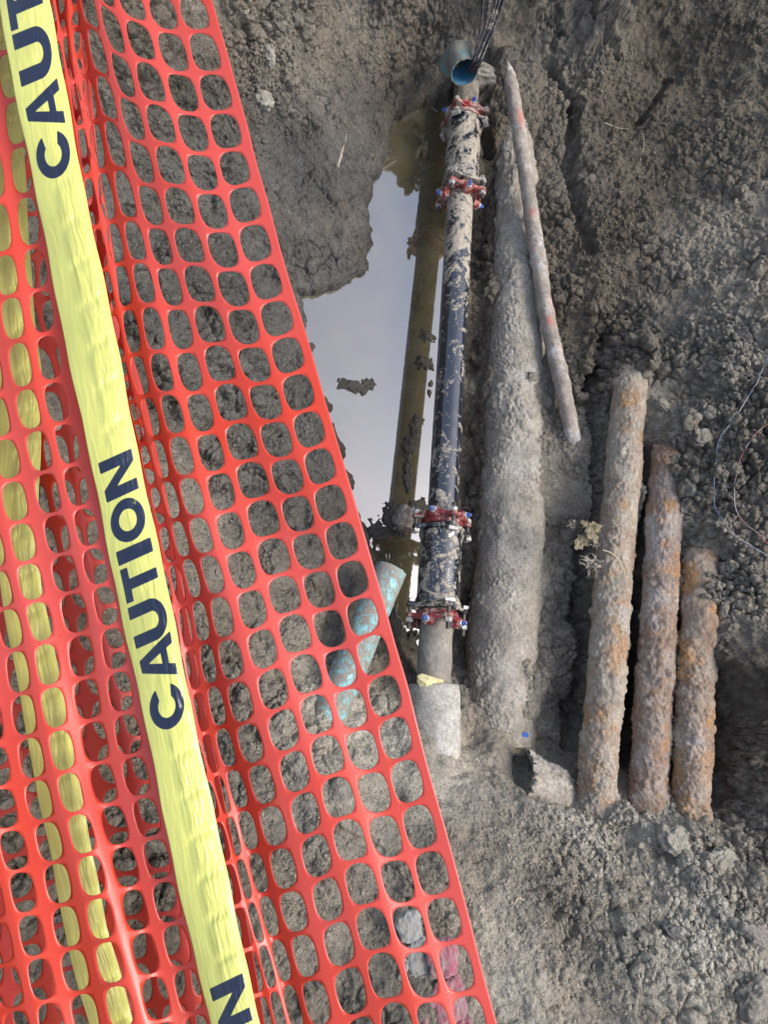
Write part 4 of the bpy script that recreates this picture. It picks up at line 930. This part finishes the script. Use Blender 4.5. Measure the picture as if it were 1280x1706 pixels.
# second layer of netting behind, slipped sideways and bunched
CB2 = np.zeros((16, NR, 2)); ys = np.linspace(-70, 1760, NR)
xe = np.interp(ys, [-70, 250, 480, 620, 860, 1050, 1230, 1400, 1760], [150, 186, 206, 262, 312, 347, 386, 420, 480])
for k in range(16):
    sp = np.interp(ys, [-70, 200, 500, 1760], [22, 26, 40, 52]); kk = np.minimum(k, 4)+np.maximum(k-4, 0)*1.25
    CB2[k, :, 0] = xe-sp*kk-16+6*np.sin(ys/130.+k*1.3)*(k > 0); CB2[k, :, 1] = ys+10*k*.6+np.where(k > 6, 25, 0)
def dep_back(c, r, q):
    return float(D_of(q[1])+.085+.018*math.sin(c*1.9+r*.27)-.0012*math.cos(2*math.pi*(c-.5)))
netB = build_net('safety_net', CB2, 1, 13, -6, NR+6, dep_back, lambda c, r: .395, lambda c, r: .45, (1, .12), 'rear layer of orange safety net, bunched behind the front one and the yellow tape')
# a third gathered fold at the upper left
C3 = np.zeros((7, 12, 2)); ys3 = np.linspace(-120, 760, 12)
x3 = np.interp(ys3, [-90, 60, 200, 400, 700, 1150], [128, 138, 160, 188, 236, 352])
for k in range(7):
    C3[k, :, 0] = x3-14*k+5*np.sin(ys3/60.+k*2.1)+2; C3[k, :, 1] = ys3+14*k
netC = build_net('safety_net', C3, 1, 4, -5, 10, lambda c, r, q: float(D_of(q[1])+.045+.02*math.sin(c*2.7+r*.4)), lambda c, r: .34, lambda c, r: .43, None, 'narrow gathered strip of orange net squeezed between the front net and the yellow tape')

# ---------------- caution tape
GL = {}
def box(x, y, x0, x1, y0, y1):
    dx = np.maximum(x0-x, x-x1); dy = np.maximum(y0-y, y-y1); return np.hypot(np.maximum(dx, 0), np.maximum(dy, 0))+np.minimum(np.maximum(dx, dy), 0)
def pl(x, y, P): return poly_sdf(x, y, P)
def glyph(ch, x, y):
    """signed distance, cap height 1; x from 0 to the letter width"""
    if ch == 'C':
        ax, ay = (x-.44)/.44, (y-.5)/.5; r = np.hypot(ax, ay)*.47; ring = np.abs(r-.355)-.118
        cut = np.maximum(-(x-.50), np.abs(y-.5)-(.155+.22*(x-.5))); return np.maximum(ring, -cut)
    if ch == 'O':
        ax, ay = (x-.47)/.47, (y-.5)/.5; return np.abs(np.hypot(ax, ay)*.48-.365)-.118
    if ch == 'A': 
        o_ = pl(x, y, [(0, 0), (.34, 1), (.60, 1), (.94, 0), (.69, 0), (.635, .185), (.30, .185), (.25, 0)]); i_ = pl(x, y, [(.355, .37), (.585, .37), (.47, .76)]); return np.maximum(o_, -i_)
    if ch == 'U':
        b = np.where(y > .40, np.minimum(box(x, y, 0, .25, .3, 1), box(x, y, .59, .84, .3, 1)), 9); ax, ay = (x-.42)/.42, (y-.40)/.40
        ring = np.maximum(np.abs(np.hypot(ax, ay)*.41-.29)-.12, y-.41); return np.minimum(b, ring)
    if ch == 'T': return np.minimum(box(x, y, 0, .80, .79, 1), box(x, y, .275, .525, 0, 1))
    if ch == 'I': return box(x, y, 0, .25, 0, 1)
    if ch == 'N': return np.minimum(np.minimum(box(x, y, 0, .235, 0, 1), box(x, y, .615, .85, 0, 1)), pl(x, y, [(0, 1), (.245, 1), (.85, 0), (.605, 0)]))
GW = dict(C=.90, A=.94, U=.84, T=.80, I=.25, O=.94, N=.85)
def build_tape(name, centre, dep, half, words, lab, y0, y1, nv=1500, nu=56, wr=1.0, seed=0):
    cy = np.array([p[1] for p in centre]); cxx = np.array([p[0] for p in centre])
    ys = np.linspace(y0, y1, nv); xs = np.interp(ys, cy, cxx); k = np.ones(61)/61
    xs = np.convolve(np.pad(xs, 30, mode='reflect', reflect_type='odd'), k, 'valid')
    tx = np.gradient(xs, ys); L = np.hypot(tx, 1); nx_, ny_ = 1/L, -tx/L     # across, to the right
    U = np.linspace(-1, 1, nu); uu, vv = np.meshgrid(U, ys)
    hwv = half*(1+.03*np.sin(ys/70.+seed)+.02*np.sin(ys/23.))
    PXx = xs[:, None]+nx_[:, None]*U*hwv[:, None]; PYy = ys[:, None]+ny_[:, None]*U*hwv[:, None]
    D = np.array([dep(y) for y in ys])[:, None]+0*uu
    wd_ = np.zeros_like(vv)
    lt = np.zeros_like(vv)
    for (ya, yb) in words: lt = np.maximum(lt, ss(ya-30, ya+10, vv)*(1-ss(yb-10, yb+30, vv)))
    # long fine pleats, pinched every strand of the net beneath
    per = 68.; phs = ((vv+uu*12+seed*9) % per)/per; pin = np.exp(-((phs-.5)/.13)**2); pl_ = ss(-.35, .1, uu)*(1-ss(.62, .9, uu))
    wr1 = fbm((uu*6+vv*.004+fbm(uu*2, vv*.02, 2, 5)*.7).ravel(), (vv*.012).ravel(), 2, 7+seed).reshape(uu.shape)
    wr2 = fbm((uu*14+fbm(uu*2+4, vv*.03, 2, 8)*.9).ravel(), (vv*.018).ravel(), 2, 17+seed).reshape(uu.shape)
    body = (1-.65*lt)*pl_
    D = D-.0034*body*(1-.85*pin)*wr*(1+.2*wr1)+(.0014*wr1+.0006*wr2)*(.22+.7*pl_*(1-.5*lt))*wr+.006*uu**2+.004*np.sin(vv/95.+seed)*uu
    pts = np.array([[0, 0, HC]])+D.reshape(-1, 1)*((np.stack([(PXx.ravel()-CX)/F, -(PYy.ravel()-CY)/F, -np.ones(D.size)], -1)) @ RM.T)
    idx = np.arange(nv*nu).reshape(nv, nu); Fq = np.stack([idx[:-1, :-1], idx[1:, :-1], idx[1:, 1:], idx[:-1, 1:]], -1).reshape(-1, 4)
    ink = np.full(uu.shape, 1.)
    for (ya, yb, txt, spans) in [w if len(w) == 4 else (*w, None, None) for w in [(a[0], a[1], a[2], a[3]) for a in FULLW if (a[0], a[1]) in words]]:
        for ch, lo, hi in spans:     # lo = reading start (larger y), hi = end (smaller y)
            gx_ = (lo-vv-uu*9.)/(lo-hi)*GW[ch]; gy_ = (.72-uu-(-.02))/1.44     # reading runs up the picture, letter tops to the left
            d = glyph(ch, gx_, gy_); ink = np.minimum(ink, d)
    return pts, Fq, ink, idx
FULLW = [(-60, 294, 'CAUT', [('C', 296, 219), ('A', 218, 143), ('U', 134, 48), ('T', 42, -28), ('I', -36, -62)]),
         (755, 1212, 'CAUTION', [('C', 1213, 1139), ('A', 1136, 1064), ('U', 1071-2, 1001), ('T', 994, 938), ('I', 931, 908), ('O', 901, 832), ('N', 826, 760)]),
         (1632, 2100, 'N', [('N', 1712, 1634), ('O', 1800, 1720)])]
def tape_mat(name, col, ink):
    t = NT(name); a = t.n('ShaderNodeAttribute', attribute_name='ink').outputs['Fac']
    base = t.mix(t.ramp(t.noise(14, 4, .6), [(.35, 0.), (.65, 1.)]), col, tuple(c*.93 for c in col))
    m = t.ramp(t.math('ADD', a, .5), [(.497, 1.), (.506, 0.)])
    sc_ = t.ramp(t.noise(26, 5, .7, t.co((1.6, .5, .5)), dist=.4), [(.66, 0.), (.71, .40)])
    c = t.mix(t.math('MULTIPLY', m, t.math('SUBTRACT', 1., sc_)), base, ink)
    r = t.ramp(m, [(0, .27), (1, .2)])
    nb = t.bump(t.noise(40, 2, .5, t.co((2.2, .6, .6))), .07, .003)
    see_through(t, c, .25); return t.fin(c, r, nb, Specular_IOR_Level=.5)
M_tape = tape_mat('yellow_tape_film', (.70, .70, .19), (.020, .028, .055))
def tape(name, centre, dep, half, words, lab, y0, y1, seed=0, ink_on=True, wr=1.0, nv=1500):
    pts, Fq, ink, idx = build_tape(name, centre, dep, half, [(w[0], w[1]) for w in FULLW] if ink_on else [], lab, y0, y1, nv=nv, seed=seed, wr=wr)
    o = meshobj(name, pts, Fq, M_tape); at_ = o.data.attributes.new('ink', 'FLOAT', 'POINT'); at_.data.foreach_set('value', ink.astype(np.float32).ravel())
    set_origin(o, pts[0]); sm = o.modifiers.new('thick', 'SOLIDIFY'); sm.thickness = .0004; props(o, lab, 'tape'); return o
tape('caution_tape', [(-68, -540), (18, -100), (40, 0), (57, 100), (96, 300), (133, 480), (184, 730), (236, 980), (301, 1290), (345, 1500), (391, 1700), (425, 1840), (545, 2300)], lambda y: D_of(y)-.030, 41.5, 0,
     'wide yellow tape printed CAUTION in black, stretched over the front of the orange net', -520, 2280, nv=2400)
tape('caution_tape', [(-50, -540), (-14, -100), (-8, 60), (3, 200), (8, 350), (20, 500), (36, 640), (30, 760), (27, 860), (34, 980), (50, 1060), (75, 1180), (92, 1290), (115, 1400), (145, 1560), (185, 1700), (215, 1840), (320, 2300)], lambda y: D_of(y)+.038, 36, 0,
     'crumpled plain yellow tape hanging behind the orange net at the far left', -520, 2280, nv=2400, seed=3, ink_on=False, wr=1.4)
